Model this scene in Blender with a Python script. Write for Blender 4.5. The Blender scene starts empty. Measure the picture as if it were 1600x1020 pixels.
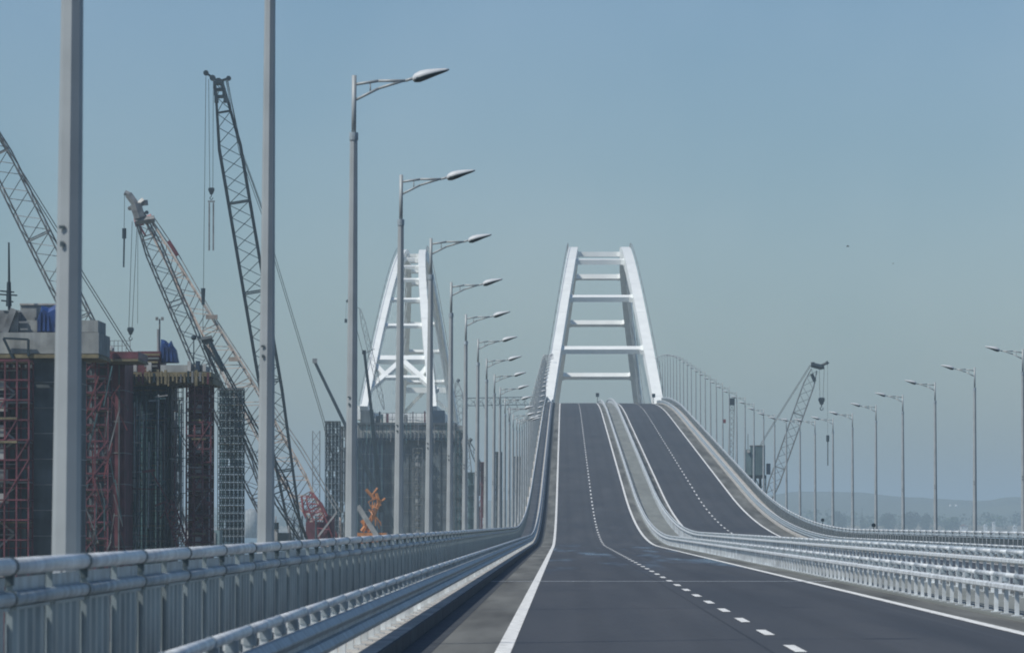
import bpy, math, random
from mathutils import Vector, Matrix
random.seed(7)
rnd = random.uniform
R = math.radians
scene = bpy.context.scene

# ------------------------------------------------------------------ camera
FPX = 7500.0                       # focal length in pixels of a 1600 px wide frame
CAMH = 1.61
cam_data = bpy.data.cameras.new('camera')
cam = bpy.data.objects.new('camera', cam_data)
scene.collection.objects.link(cam)
cam.location = (0, 0, CAMH)
cam.rotation_euler = (R(90) + math.atan(308/FPX), 0, math.atan(81/FPX))
cam_data.sensor_width = 36
cam_data.lens = FPX/1600*36
cam_data.clip_start = 0.5
cam_data.clip_end = 60000
cam_data.dof.use_dof = True
cam_data.dof.focus_distance = 300
cam_data.dof.aperture_fstop = 9
scene.camera = cam

# ------------------------------------------------------------------ light
SUN_EL, SUN_AZ = 50, 58            # elevation; degrees to the left of straight behind the camera
sun_to = Vector((-math.sin(R(SUN_AZ))*math.cos(R(SUN_EL)), -math.cos(R(SUN_AZ))*math.cos(R(SUN_EL)), math.sin(R(SUN_EL))))
sd = bpy.data.lights.new('sun', 'SUN')
sd.energy = 3.8
sd.angle = R(0.5)
sd.color = (1.0, 0.955, 0.89)
sun = bpy.data.objects.new('sun', sd)
scene.collection.objects.link(sun)
sun.rotation_euler = (-sun_to).to_track_quat('-Z', 'Y').to_euler()
world = bpy.data.worlds.new('World')
scene.world = world
world.use_nodes = True
wn, wl = world.node_tree.nodes, world.node_tree.links
wn.clear()
sky = wn.new('ShaderNodeTexSky')
sky.sky_type = 'NISHITA'
sky.sun_disc = False
sky.sun_elevation = R(SUN_EL)
sky.sun_rotation = math.atan2(sun_to.x, sun_to.y)
sky.air_density = 1.0
sky.dust_density = .8
sky.ozone_density = 3.0
tint = wn.new('ShaderNodeMix'); tint.data_type = 'RGBA'; tint.blend_type = 'MULTIPLY'
tint.inputs[0].default_value = 1
tint.inputs[7].default_value = (0.82, 0.95, 1.07, 1)
wl.new(sky.outputs[0], tint.inputs[6])
tc = wn.new('ShaderNodeTexCoord')
nz = wn.new('ShaderNodeTexNoise'); nz.inputs['Scale'].default_value = 11; nz.inputs['Detail'].default_value = 3
wl.new(tc.outputs['Generated'], nz.inputs['Vector'])
cr = wn.new('ShaderNodeValToRGB')
cr.color_ramp.elements[0].position = .38; cr.color_ramp.elements[0].color = (.94, .96, .965, 1)
cr.color_ramp.elements[1].position = .66; cr.color_ramp.elements[1].color = (1.14, 1.07, 1.05, 1)
wl.new(nz.outputs[0], cr.inputs[0])
tint2 = wn.new('ShaderNodeMix'); tint2.data_type = 'RGBA'; tint2.blend_type = 'MULTIPLY'
tint2.inputs[0].default_value = 1
wl.new(tint.outputs[2], tint2.inputs[6]); wl.new(cr.outputs[0], tint2.inputs[7])
bg = wn.new('ShaderNodeBackground'); bg.inputs[1].default_value = 0.084
wl.new(tint2.outputs[2], bg.inputs[0])
wo = wn.new('ShaderNodeOutputWorld'); wl.new(bg.outputs[0], wo.inputs[0])
scene.view_settings.view_transform = 'Standard'
scene.view_settings.look = 'None'
scene.view_settings.gamma = 1
scene.view_settings.exposure = 0
scene.view_settings.use_curve_mapping = False
scene.render.engine = 'CYCLES'
scene.cycles.filter_width = 1.9
scene.cycles.max_bounces = 6
scene.cycles.volume_bounces = 0

HAZE_DENSITY = 2.1e-4

# ------------------------------------------------------------------ materials
def mat(name, col, rough=.6, metal=0., var=.12, scale=3., bump=0., spec=.5, stretch=(1, 1, 1), col2=None, streak=0.):
    m = bpy.data.materials.new(name); m.use_nodes = True
    n, l = m.node_tree.nodes, m.node_tree.links
    b = n['Principled BSDF']
    b.inputs['Roughness'].default_value = rough
    b.inputs['Metallic'].default_value = metal
    b.inputs['Specular IOR Level'].default_value = spec
    g = n.new('ShaderNodeNewGeometry')
    mp = n.new('ShaderNodeMapping'); mp.inputs['Scale'].default_value = stretch
    l.new(g.outputs['Position'], mp.inputs['Vector'])
    t = n.new('ShaderNodeTexNoise'); t.inputs['Scale'].default_value = scale; t.inputs['Detail'].default_value = 5
    l.new(mp.outputs[0], t.inputs['Vector'])
    rp = n.new('ShaderNodeValToRGB')
    lo = [max(0, c*(1-var*1.6)) for c in col]; hi = [min(1, c*(1+var*1.3)) for c in (col2 or col)]
    rp.color_ramp.elements[0].position = .3; rp.color_ramp.elements[0].color = (*lo, 1)
    rp.color_ramp.elements[1].position = .7; rp.color_ramp.elements[1].color = (*hi, 1)
    l.new(t.outputs[0], rp.inputs[0])
    out = rp.outputs[0]
    if streak:
        mp2 = n.new('ShaderNodeMapping'); mp2.inputs['Scale'].default_value = (1, 1, .06)
        l.new(g.outputs['Position'], mp2.inputs['Vector'])
        t2 = n.new('ShaderNodeTexNoise'); t2.inputs['Scale'].default_value = scale*1.7; t2.inputs['Detail'].default_value = 4
        l.new(mp2.outputs[0], t2.inputs['Vector'])
        r2 = n.new('ShaderNodeValToRGB')
        r2.color_ramp.elements[0].position = .42; r2.color_ramp.elements[0].color = (1-streak, 1-streak*.97, 1-streak*.9, 1)
        r2.color_ramp.elements[1].position = .6; r2.color_ramp.elements[1].color = (1, 1, 1, 1)
        l.new(t2.outputs[0], r2.inputs[0])
        mx = n.new('ShaderNodeMix'); mx.data_type = 'RGBA'; mx.blend_type = 'MULTIPLY'; mx.inputs[0].default_value = 1
        l.new(out, mx.inputs[6]); l.new(r2.outputs[0], mx.inputs[7]); out = mx.outputs[2]
    l.new(out, b.inputs['Base Color'])
    if bump:
        bp = n.new('ShaderNodeBump'); bp.inputs['Strength'].default_value = bump; bp.inputs['Distance'].default_value = .02
        t3 = n.new('ShaderNodeTexNoise'); t3.inputs['Scale'].default_value = scale*6; t3.inputs['Detail'].default_value = 4
        l.new(mp.outputs[0], t3.inputs['Vector']); l.new(t3.outputs[0], bp.inputs['Height']); l.new(bp.outputs[0], b.inputs['Normal'])
    return m

M = {}
M['galv'] = mat('galvanised_steel', (.70, .74, .745), .42, .1, .16, 2.5, streak=.16)
M['galv_dark'] = mat('weathered_steel', (.34, .40, .43), .5, .2, .2, 5)
M['pole'] = mat('pole_paint', (.33, .36, .365), .5, .1, .07, 2)
M['lamp'] = mat('lamp_shell', (.50, .53, .54), .5, 0, .05, 4)
M['lens'] = mat('lamp_glass', (.05, .075, .085), .45, 0, .05, 4)
M['white'] = mat('bridge_white_paint', (.82, .85, .82), .45, 0, .03, .3, streak=.05)
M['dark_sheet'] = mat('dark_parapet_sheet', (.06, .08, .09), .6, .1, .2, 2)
M['joint'] = mat('weld_band_paint', (.60, .63, .62), .6, 0, .1, 1)
M['concrete'] = mat('concrete', (.30, .32, .31), .85, 0, .2, .7, streak=.3)
M['concrete_dark'] = mat('dark_formwork_concrete', (.10, .125, .135), .85, 0, .3, .5, streak=.4)  # darker, bluer concrete for shafts and backing panels
M['kerb_shade'] = mat('painted_kerb_shade', (.04, .047, .054), .8, 0, .25, 1.2)  # near-black standing in for shade on and beside the left kerb
M['median'] = mat('median_asphalt', (.19, .205, .19), .85, 0, .12, .8, stretch=(1, .1, 1), bump=.2)
M['kerb'] = mat('kerb_concrete', (.42, .41, .38), .85, 0, .22, 1.2, bump=.2)
M['maroon'] = mat('maroon_scaffold_paint', (.12, .038, .05), .6, .1, .35, .8)
M['red'] = mat('red_crane_paint', (.20, .05, .055), .5, .1, .25, .8)
M['teal'] = mat('teal_formwork_paint', (.07, .15, .16), .6, .1, .35, .6, streak=.4)
M['navy'] = mat('navy_paint', (.018, .04, .07), .55, .1, .3, .8)
M['darksteel'] = mat('dark_crane_paint', (.018, .035, .045), .5, .2, .25, 1)
M['greysteel'] = mat('grey_crane_paint', (.20, .21, .21), .5, .2, .3, 1)
M['tan'] = mat('faded_lattice_paint', (.30, .25, .21), .6, .1, .25, 1)
M['timber'] = mat('formwork_timber', (.15, .13, .075), .8, 0, .35, 1.5)
M['tarp'] = mat('blue_tarpaulin', (.012, .04, .14), .45, 0, .35, 1.2, bump=.5)
M['orange'] = mat('orange_paint', (.48, .19, .05), .5, .05, .25, 1)
M['cabin'] = mat('grey_green_cabin', (.17, .25, .26), .6, .1, .12, .5, streak=.25)
M['rope'] = mat('steel_rope', (.05, .06, .065), .6, .4, .1, 1)
M['bar'] = mat('parapet_sheet_paint', (.25, .30, .31), .5, .25, .18, 1.2)
M['sleeve'] = mat('dark_clamp', (.11, .145, .155), .5, .4, .2, 4)
M['lightbits'] = mat('pale_sheet', (.33, .34, .33), .6, 0, .2, 1)
M['line'] = mat('road_paint', (.66, .67, .63), .65, 0, .2, 4, col2=(.78, .79, .76))
M['leaf'] = mat('tree_foliage', (.045, .075, .035), .8, 0, .5, .02, spec=.2)
M['hill'] = mat('dry_grass_hill', (.10, .11, .06), .9, 0, .3, .0015, spec=.1)
M['land'] = mat('sandy_ground', (.20, .18, .13), .9, 0, .3, .03, spec=.1)
M['roof'] = mat('roof_tile', (.25, .12, .09), .8, 0, .2, .2)
M['wall'] = mat('house_wall', (.72, .72, .70), .8, 0, .1, .2)
M['glass'] = mat('window_glass', (.03, .04, .05), .1, 0, .1, 1)
M['bird'] = mat('bird_feather', (.03, .03, .03), .8, 0, .2, 5)

def asphalt():
    m = bpy.data.materials.new('asphalt'); m.use_nodes = True
    n, l = m.node_tree.nodes, m.node_tree.links
    b = n['Principled BSDF']; b.inputs['Specular IOR Level'].default_value = .35
    g = n.new('ShaderNodeNewGeometry')
    mp = n.new('ShaderNodeMapping'); mp.inputs['Scale'].default_value = (1, .05, 1)
    l.new(g.outputs['Position'], mp.inputs['Vector'])
    t = n.new('ShaderNodeTexNoise'); t.inputs['Scale'].default_value = .7; t.inputs['Detail'].default_value = 5
    l.new(mp.outputs[0], t.inputs['Vector'])
    t2 = n.new('ShaderNodeTexNoise'); t2.inputs['Scale'].default_value = 60; t2.inputs['Detail'].default_value = 3
    l.new(g.outputs['Position'], t2.inputs['Vector'])
    r = n.new('ShaderNodeValToRGB')
    r.color_ramp.elements[0].position = .3; r.color_ramp.elements[0].color = (.047, .052, .058, 1)
    r.color_ramp.elements[1].position = .7; r.color_ramp.elements[1].color = (.064, .070, .077, 1)
    l.new(t.outputs[0], r.inputs[0])
    r2 = n.new('ShaderNodeValToRGB')
    r2.color_ramp.elements[0].position = .3; r2.color_ramp.elements[0].color = (.8, .8, .8, 1)
    r2.color_ramp.elements[1].position = .7; r2.color_ramp.elements[1].color = (1.15, 1.15, 1.15, 1)
    l.new(t2.outputs[0], r2.inputs[0])
    mx = n.new('ShaderNodeMix'); mx.data_type = 'RGBA'; mx.blend_type = 'MULTIPLY'; mx.inputs[0].default_value = 1
    l.new(r.outputs[0], mx.inputs[6]); l.new(r2.outputs[0], mx.inputs[7])
    sx = n.new('ShaderNodeSeparateXYZ'); l.new(g.outputs['Position'], sx.inputs[0])
    out = mx.outputs[2]
    for xc, wd, kk in ((.45, .32, .9), (1.95, .32, .91), (4.1, .32, .9), (5.65, .32, .91), (12.0, .32, .9), (13.5, .32, .9), (15.8, .32, .9), (17.3, .32, .9), (2.62, .03, .55), (14.3, .03, .6), (6.2, .05, 1.25)):
        a1 = n.new('ShaderNodeMath'); a1.operation = 'SUBTRACT'; l.new(sx.outputs[0], a1.inputs[0]); a1.inputs[1].default_value = xc
        a2 = n.new('ShaderNodeMath'); a2.operation = 'ABSOLUTE'; l.new(a1.outputs[0], a2.inputs[0])
        a3 = n.new('ShaderNodeMapRange'); a3.interpolation_type = 'SMOOTHSTEP'
        a3.inputs[1].default_value = wd*.3; a3.inputs[2].default_value = wd; a3.inputs[3].default_value = kk; a3.inputs[4].default_value = 1
        l.new(a2.outputs[0], a3.inputs[0])
        vm = n.new('ShaderNodeVectorMath'); vm.operation = 'SCALE'; l.new(out, vm.inputs[0]); l.new(a3.outputs[0], vm.inputs['Scale']); out = vm.outputs[0]
    # broad paving-run patches
    mp5 = n.new('ShaderNodeMapping'); mp5.inputs['Scale'].default_value = (.25, .012, 1); l.new(g.outputs['Position'], mp5.inputs['Vector'])
    t5 = n.new('ShaderNodeTexNoise'); t5.inputs['Scale'].default_value = 1; t5.inputs['Detail'].default_value = 6; t5.inputs['Roughness'].default_value = .65
    l.new(mp5.outputs[0], t5.inputs['Vector'])
    r5 = n.new('ShaderNodeValToRGB')
    r5.color_ramp.elements[0].position = .35; r5.color_ramp.elements[0].color = (.84, .86, .88, 1)
    r5.color_ramp.elements[1].position = .65; r5.color_ramp.elements[1].color = (1.14, 1.12, 1.10, 1)
    l.new(t5.outputs[0], r5.inputs[0])
    mx5 = n.new('ShaderNodeMix'); mx5.data_type = 'RGBA'; mx5.blend_type = 'MULTIPLY'; mx5.inputs[0].default_value = 1
    l.new(out, mx5.inputs[6]); l.new(r5.outputs[0], mx5.inputs[7])
    l.new(mx5.outputs[2], b.inputs['Base Color'])
    rr = n.new('ShaderNodeMapRange'); rr.inputs[3].default_value = .6; rr.inputs[4].default_value = .8
    l.new(t.outputs[0], rr.inputs[0])
    # smooth patches that mimic heat-shimmer reflections where the grade turns upward
    sp = n.new('ShaderNodeSeparateXYZ'); l.new(g.outputs['Position'], sp.inputs[0])
    m1 = n.new('ShaderNodeMapRange'); m1.interpolation_type = 'SMOOTHSTEP'; m1.inputs[1].default_value = 140; m1.inputs[2].default_value = 200
    m2 = n.new('ShaderNodeMapRange'); m2.interpolation_type = 'SMOOTHSTEP'; m2.inputs[1].default_value = 380; m2.inputs[2].default_value = 320
    l.new(sp.outputs[1], m1.inputs[0]); l.new(sp.outputs[1], m2.inputs[0])
    mp3 = n.new('ShaderNodeMapping'); mp3.inputs['Scale'].default_value = (.5, .022, 1)
    l.new(g.outputs['Position'], mp3.inputs['Vector'])
    t4 = n.new('ShaderNodeTexNoise'); t4.inputs['Scale'].default_value = 1; t4.inputs['Detail'].default_value = 3
    l.new(mp3.outputs[0], t4.inputs['Vector'])
    m3 = n.new('ShaderNodeMapRange'); m3.interpolation_type = 'SMOOTHSTEP'; m3.inputs[1].default_value = .49; m3.inputs[2].default_value = .66
    l.new(t4.outputs[0], m3.inputs[0])
    q1 = n.new('ShaderNodeMath'); q1.operation = 'MULTIPLY'; l.new(m1.outputs[0], q1.inputs[0]); l.new(m2.outputs[0], q1.inputs[1])
    q2 = n.new('ShaderNodeMath'); q2.operation = 'MULTIPLY'; l.new(q1.outputs[0], q2.inputs[0]); l.new(m3.outputs[0], q2.inputs[1])
    mr = n.new('ShaderNodeMix'); mr.data_type = 'FLOAT'; l.new(q2.outputs[0], mr.inputs[0]); l.new(rr.outputs[0], mr.inputs[2]); mr.inputs[3].default_value = .26
    l.new(mr.outputs[0], b.inputs['Roughness'])
    bs = n.new('ShaderNodeMapRange'); bs.inputs[3].default_value = .25; bs.inputs[4].default_value = .0
    l.new(q2.outputs[0], bs.inputs[0])
    bp = n.new('ShaderNodeBump'); bp.inputs['Distance'].default_value = .004
    l.new(bs.outputs[0], bp.inputs['Strength'])
    l.new(t2.outputs[0], bp.inputs['Height']); l.new(bp.outputs[0], b.inputs['Normal'])
    return m
M['asphalt'] = asphalt()
M['shoulder'] = mat('dusty_shoulder_asphalt', (.118, .122, .112), .85, 0, .35, .9, stretch=(1, .06, 1), bump=.2)

def water():
    m = bpy.data.materials.new('sea_water'); m.use_nodes = True
    n, l = m.node_tree.nodes, m.node_tree.links
    b = n['Principled BSDF']; b.inputs['Base Color'].default_value = (.03, .07, .08, 1); b.inputs['Roughness'].default_value = .25
    g = n.new('ShaderNodeNewGeometry'); t = n.new('ShaderNodeTexNoise'); t.inputs['Scale'].default_value = .4; t.inputs['Detail'].default_value = 6
    l.new(g.outputs['Position'], t.inputs['Vector'])
    bp = n.new('ShaderNodeBump'); bp.inputs['Strength'].default_value = .6; bp.inputs['Distance'].default_value = .5
    l.new(t.outputs[0], bp.inputs['Height']); l.new(bp.outputs[0], b.inputs['Normal'])
    return m
M['water'] = water()

# ------------------------------------------------------------------ helpers
C = scene.collection
class MB:
    """collects boxes, bars and sheets in world coordinates; makes ONE mesh"""
    def __init__(s): s.v = []; s.f = []
    def add(s, vs, fs):
        k = len(s.v); s.v += [tuple(v) for v in vs]; s.f += [tuple(i+k for i in f) for f in fs]; return s
    def box(s, x0, x1, y0, y1, z0, z1):
        return s.add([(x0,y0,z0),(x1,y0,z0),(x1,y1,z0),(x0,y1,z0),(x0,y0,z1),(x1,y0,z1),(x1,y1,z1),(x0,y1,z1)],
                     [(0,3,2,1),(4,5,6,7),(0,1,5,4),(1,2,6,5),(2,3,7,6),(3,0,4,7)])
    def bar(s, p, q, r, n=4, r2=None, twist=0.):
        p, q = Vector(p), Vector(q); d = q-p
        if d.length < 1e-6: return s
        d.normalize(); u = d.cross(Vector((0, 1, 0)) if abs(d.y) < .9 else Vector((1, 0, 0))).normalized(); w = d.cross(u)
        r2 = r if r2 is None else r2; vs = []
        for c, rad in ((p, r), (q, r2)):
            for i in range(n):
                a = 2*math.pi*(i+.5)/n+twist
                vs.append(c+u*math.cos(a)*rad+w*math.sin(a)*rad)
        fs = [(i, (i+1) % n, n+(i+1) % n, n+i) for i in range(n)]
        return s.add(vs, fs+[tuple(range(n-1, -1, -1)), tuple(range(n, 2*n))])
    def loft(s, rings):
        n = len(rings[0]); k = len(s.v)
        vs = [p for r in rings for p in r]; fs = []
        for j in range(len(rings)-1):
            for i in range(n):
                fs.append((j*n+i, j*n+(i+1) % n, (j+1)*n+(i+1) % n, (j+1)*n+i))
        fs += [tuple(range(n-1, -1, -1)), tuple(range((len(rings)-1)*n, len(rings)*n))]
        return s.add(vs, fs)
    def rod(s, p, q, w=.1, h=.1): return s.bar(p, q, max(w, h)*.7071)
    def mesh(s, name, m, off=(0, 0, 0), smooth=False):
        me = bpy.data.meshes.new(name)
        o = Vector(off)
        me.from_pydata([tuple(Vector(v)-o) for v in s.v], [], s.f)
        me.materials.append(M[m] if isinstance(m, str) else m)
        if smooth:
            me.polygons.foreach_set('use_smooth', [True]*len(me.polygons))
        me.update()
        return me

def thing(name, label, cat, loc=(0, 0, 0), group=None, rotz=0):
    o = bpy.data.objects.new(name, None); C.objects.link(o)
    o.empty_display_size = .3
    o.location = loc; o.rotation_euler = (0, 0, rotz)
    o['label'] = label; o['category'] = cat
    if group: o['group'] = group
    return o
def obj(name, me, parent=None, mtx=None):
    o = bpy.data.objects.new(name, me); C.objects.link(o)
    if parent is not None: o.parent = parent
    if mtx is not None: o.matrix_local = mtx
    return o
def part(name, mb, m, parent, smooth=False):
    """mb in world coordinates, parent unrotated with a top-level translation"""
    base = Vector(parent.location)
    if parent.parent is not None: base = base+Vector(parent.parent.location)
    return obj(name, mb.mesh(name, m, base, smooth), parent)
def struct(name, mb, m):
    o = obj(name, mb.mesh(name, m)); o['kind'] = 'structure'; return o
def copy_thing(root, loc, label, rot=None):
    c = root.copy(); C.objects.link(c); c.location = loc
    if rot is not None: c.rotation_euler = rot
    c['label'] = label
    for ch in list(root.children):
        d = ch.copy(); C.objects.link(d); d.parent = c
        for g in list(ch.children):
            e = g.copy(); C.objects.link(e); e.parent = d
    return c
def P(x, y, Y):
    """world point that stands at depth Y along the ray of photo pixel x, y"""
    return Vector(((x-881)*Y/FPX, Y, CAMH-(y-818)*Y/FPX))

# ------------------------------------------------------------------ deck profile
S0, S1, G, T0, T1 = 340., 530., .051, 830., 1180.
def prof(y):
    if y < S0: return 0.
    if y < S1: return G*(y-S0)**2/(2*(S1-S0))
    z = G*(S1-S0)/2
    if y < T0: return z+G*(y-S1)
    z += G*(T0-S1)
    t = y-T0
    L = T1-T0
    if t < 2*L: return z+G*t-G*t*t/(2*L)
    return z-G*(t-2*L)
def cross(x): return 0. if x < 10.4 else -.014*(x-10.4)
def zd(x, y): return prof(y)+cross(x)
YS = [-30, 0, 40, 80, 120, 160, 200, 240, 280, 320]+[340+10*i for i in range(0, 120)]
def strip(x0, x1, dz, ya=None, yb=None, mbx=None):
    mb = mbx or MB(); ys = [y for y in YS if (ya is None or y > ya) and (yb is None or y < yb)]
    if ya is not None: ys = [ya]+ys
    if yb is not None: ys = ys+[yb]
    k = len(mb.v)
    for y in ys:
        mb.v += [(x0, y, zd(x0, y)+dz), (x1, y, zd(x1, y)+dz)]
    for i in range(len(ys)-1):
        mb.f.append((k+2*i, k+2*i+1, k+2*i+3, k+2*i+2))
    return mb
def prism_strip(x0, x1, z0, z1):
    mb = MB(); n = len(YS)
    for y in YS:
        a, b = zd(x0, y), zd(x1, y)
        mb.v += [(x0, y, a+z0), (x1, y, b+z0), (x1, y, b+z1), (x0, y, a+z1)]
    for i in range(n-1):
        for j in range(4):
            mb.f.append((4*i+j, 4*i+(j+1) % 4, 4*i+4+(j+1) % 4, 4*i+4+j))
    mb.f += [(3, 2, 1, 0), (4*n-4, 4*n-3, 4*n-2, 4*n-1)]
    return mb

# lateral layout (m)
XL, XLANE, XR = -.765, 2.98, 6.73
YL, YLANE, YR = 10.9, 14.65, 18.4
GX = dict(l=-2.4, m1=7.68, m2=9.75, r=20.15)
KL, KM1, KM2, KR = -2.07, 7.5, 10.1, 19.9
PXL, PXR = -3.5, 21.1
POLE_L, POLE_R = -3.93, 21.45

struct('sea', MB().add([(-30000, -3000, -12), (30000, -3000, -12), (30000, 40000, -12), (-30000, 40000, -12)], [(0, 1, 2, 3)]), 'water')
land = MB().add([(-95, 60, -8), (-14, 60, -8), (-14, 1500, -8), (-95, 1500, -8), (-97, 55, -12.5), (-11, 55, -12.5), (-11, 1505, -12.5), (-97, 1505, -12.5)],
                [(0, 1, 2, 3), (4, 5, 1, 0), (5, 6, 2, 1), (6, 7, 3, 2), (7, 4, 0, 3)])
struct('embankment_ground', land, 'land')
struct('bridge_deck', prism_strip(-4.6, 22.3, -1.9, -.02), 'concrete')
road = struct('road', strip(KL, KM1, 0), 'asphalt')
road2 = struct('road', strip(KM2, KR, 0), 'asphalt')
struct('pavement', prism_strip(-4.55, KL, -.4, .2), 'kerb')
struct('median_strip', prism_strip(KM1, KM2, -.4, .05), 'median')
struct('kerb', prism_strip(KL+.003, KL+.03, -.4, .19), 'kerb_shade')  # shade on the kerb's road-side face, put into its colour
struct('pavement', prism_strip(KR, 22.25, -.4, .16), 'kerb')
def road_part(name, mb, m, parent):
    return obj(name, mb.mesh(name, m), parent)
road_part('guard_shadow_strip', strip(KL+.034, -1.66, .004), 'kerb_shade', road)  # painted strip that lengthens the guard rail's shadow on the asphalt
road_part('dusty_shoulder', strip(-1.655, XL-.1, .004), 'shoulder', road)
road_part('dusty_shoulder', strip(XR+.1, KM1-.004, .004), 'shoulder', road)
road_part('dusty_shoulder', strip(KM2+.004, YL-.1, .004), 'shoulder', road2)
road_part('dusty_shoulder', strip(YR+.1, KR-.004, .004), 'shoulder', road2)
for x in (XL, XR): road_part('edge_line', strip(x-.1, x+.1, .008), 'line', road)
for x in (YL, YR): road_part('edge_line', strip(x-.1, x+.1, .008), 'line', road2)
for rd, xl in ((road, XLANE), (road2, YLANE)):
    y = 60.4-9.18*4
    while y < 1120:
        if xl == XLANE or y > 300:
            road_part('lane_dash', strip(xl-.075, xl+.075, .008, y, y+3.4), 'line', rd)
        y += 9.18
for yj in (134,):        # thin pale strip across the near carriageway
    mbj = strip(KL+.01, KM1-.01, .012, yj, yj+.45)
    road_part('cross_strip', mbj, 'galv', road)

# ------------------------------------------------------------------ runs of repeated rail pieces
def frame_at(x, y, dz, L=0., tilt=True):
    z = zd(x, y)+dz
    s = (prof(y+L)-prof(y))/L if (tilt and L) else 0.
    return Matrix.Translation((x, y, z)) @ Matrix.Rotation(math.atan(s), 4, 'X')
def run(name, parent, mb, m, x, y0, y1, pitch, dz=0., L=0., tilt=True, smooth=False):
    me = mb.mesh(name, m, smooth=smooth)
    base_inv = Matrix.Translation(-Vector(parent.location))
    k = 0; y = y0; rest = MB()
    while y < y1:
        mt = frame_at(x, y, dz, L, tilt)
        if k < 295:
            obj(name, me, parent, base_inv @ mt)
        else:
            rest.add([mt @ Vector(v) for v in mb.v], mb.f)
        k += 1; y += pitch
    if rest.v:
        o = part(name, rest, m, parent, smooth); o['kind'] = 'stuff'

def tube(L, r, n=10): return MB().bar((0, 0, 0), (0, L, 0), r, n)

def parapet(x, y0, y1, base, label, side, sheet='bar', pm='bar'):
    t = thing('bridge_parapet', label, 'parapet', (x, y0, zd(x, y0)+base), 'steel parapets along the outer edges of the deck')
    h1, h2 = 1.34-base, 1.135-base
    p = 2.35
    # panel: balusters between two flats
    mb = MB(); y = .2; k = 0; prof_ = []
    while y < 2.1:
        d = .014 if k % 4 in (1, 2) else -.014
        prof_.append((y, d)); y += (.06 if k % 2 == 0 else .17); k += 1
    prof_.append((2.15, -.014))
    for (ya, da), (yb, db) in zip(prof_, prof_[1:]):
        mb.add([(da-.003, ya, .05), (db-.003, yb, .05), (db-.003, yb, .865), (da-.003, ya, .865),
                (da+.003, ya, .05), (db+.003, yb, .05), (db+.003, yb, .865), (da+.003, ya, .865)],
               [(0, 3, 2, 1), (4, 5, 6, 7)])
    mb.box(-.024, .024, .19, 2.16, .03, .05); mb.box(-.024, .024, .19, 2.16, .865, .885)
    run('sheet_panel', t, mb, sheet, x, y0, y1, p, base, p)
    post = MB().box(-.022, .022, -.012, .012, 0, 1.09).box(-.022, -.012, -.04, .04, 0, .78).box(-.06, .06, -.06, .06, 0, .015)
    run('post', t, post, pm, x, y0, y1, p, base, 0, False)
    run('infill_plate', t, MB().box(-.022, -.012, .16, 2.19, .965, 1.07), 'galv_dark', x, y0, y1, p, base, p)
    run('top_rail', t, tube(4.66, .056, 12), 'galv', x, y0, y1, 4.7, base+h1, 4.7, smooth=True)
    run('lower_rail', t, tube(4.66, .05, 12), 'galv_dark', x, y0, y1, 4.7, base+h2, 4.7, smooth=True)
    cl = MB().bar((0, -.05, 0), (0, .05, 0), .063, 12).box(-.03, .03, -.03, .03, -.12, -.05)
    run('rail_clamp', t, cl, 'sleeve', x, y0, min(y1, y0+560), 4.7, base+h1, 4.7)
    cl = MB().bar((0, -.04, 0), (0, .04, 0), .057, 12)
    run('rail_clamp', t, cl, 'sleeve', x, y0, min(y1, y0+560), 4.7, base+h2, 4.7)
    return t
parapet(PXL, 25.6, 1120, .2, 'long grey parapet with two round top rails, left of the road below the cranes', -1)
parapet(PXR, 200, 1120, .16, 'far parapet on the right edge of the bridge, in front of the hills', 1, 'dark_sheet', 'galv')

def guard(x, y0, y1, base, label, facing, wide, htube):
    t = thing('guard_rail', label, 'guard rail', (x, y0, zd(x, y0)+base), 'low guard rails along the carriageways')
    p = 1.95
    h = htube-base
    post = MB().box(-.035, .035, -.05, -.043, 0, h-.06).box(-.035, .035, .043, .05, 0, h-.06).box(-.004, .004, -.043, .043, 0, h-.06)
    post.box(-.09, .09, -.1, .1, 0, .016).box(-.05, .05, -.03, .03, h-.1, h-.04)
    run('post', t, post, 'galv', x, y0, y1, p, base, 0, False)
    run('tube_rail', t, tube(3.87, .042, 10), 'galv', x, y0, y1, 3.9, base+h, 3.9, smooth=True)
    f = facing
    if wide:     # W beam
        zs = [(-.05, .11), (-.02, .16), (.035, .16), (.075, .105), (.075, .09), (.035, .035), (0, .02), (.0, -.02), (.035, -.035), (.075, -.09), (.075, -.105), (.035, -.16), (-.02, -.16)]
    else:
        zs = [(-.03, .05), (.05, .05), (.085, .03), (.085, -.03), (.05, -.05)]
    vs = []; fs = []
    n = len(zs)
    for yy in (0, 3.87):
        for (a, b) in zs: vs.append((f*(a+.06), yy, b))
        for (a, b) in zs: vs.append((f*(a+.054), yy, b*.985))
    for i in range(n-1):
        fs.append((i, i+1, 2*n+i+1, 2*n+i)); fs.append((n+i+1, n+i, 3*n+i, 3*n+i+1))
    fs.append((0, 2*n, 3*n, n)); fs.append((n-1, 2*n-1, 4*n-1, 3*n-1))
    run('beam_rail', t, MB().add(vs, fs), 'galv_dark' if wide else 'galv', x, y0, y1, 3.9, base+(.31 if wide else h-.19), 3.9)
    br = MB().box(-.03, .06*f if f > 0 else .03, -.06, .06, -.11, -.03) if f > 0 else MB().box(-.06, .03, -.06, .06, -.11, -.03)
    run('bracket', t, br, 'galv_dark', x, y0, min(y1, y0+570), p, base+h, 0, False)
    ring = MB().bar((0, -.035, 0), (0, .035, 0), .048, 10)
    run('rail_clamp', t, ring, 'galv_dark', x, y0, min(y1, y0+500), 3.9, base+h, 3.9)
    return t
guard(GX['l'], 24.8, 1120, .2, 'low steel guard rail on the pale kerb left of the near carriageway', 1, True, .80)
guard(GX['m1'], 66, 1120, .05, 'nearest median guard rail, its posts standing by the brown shoulder of the near carriageway', -1, False, .725)
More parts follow.
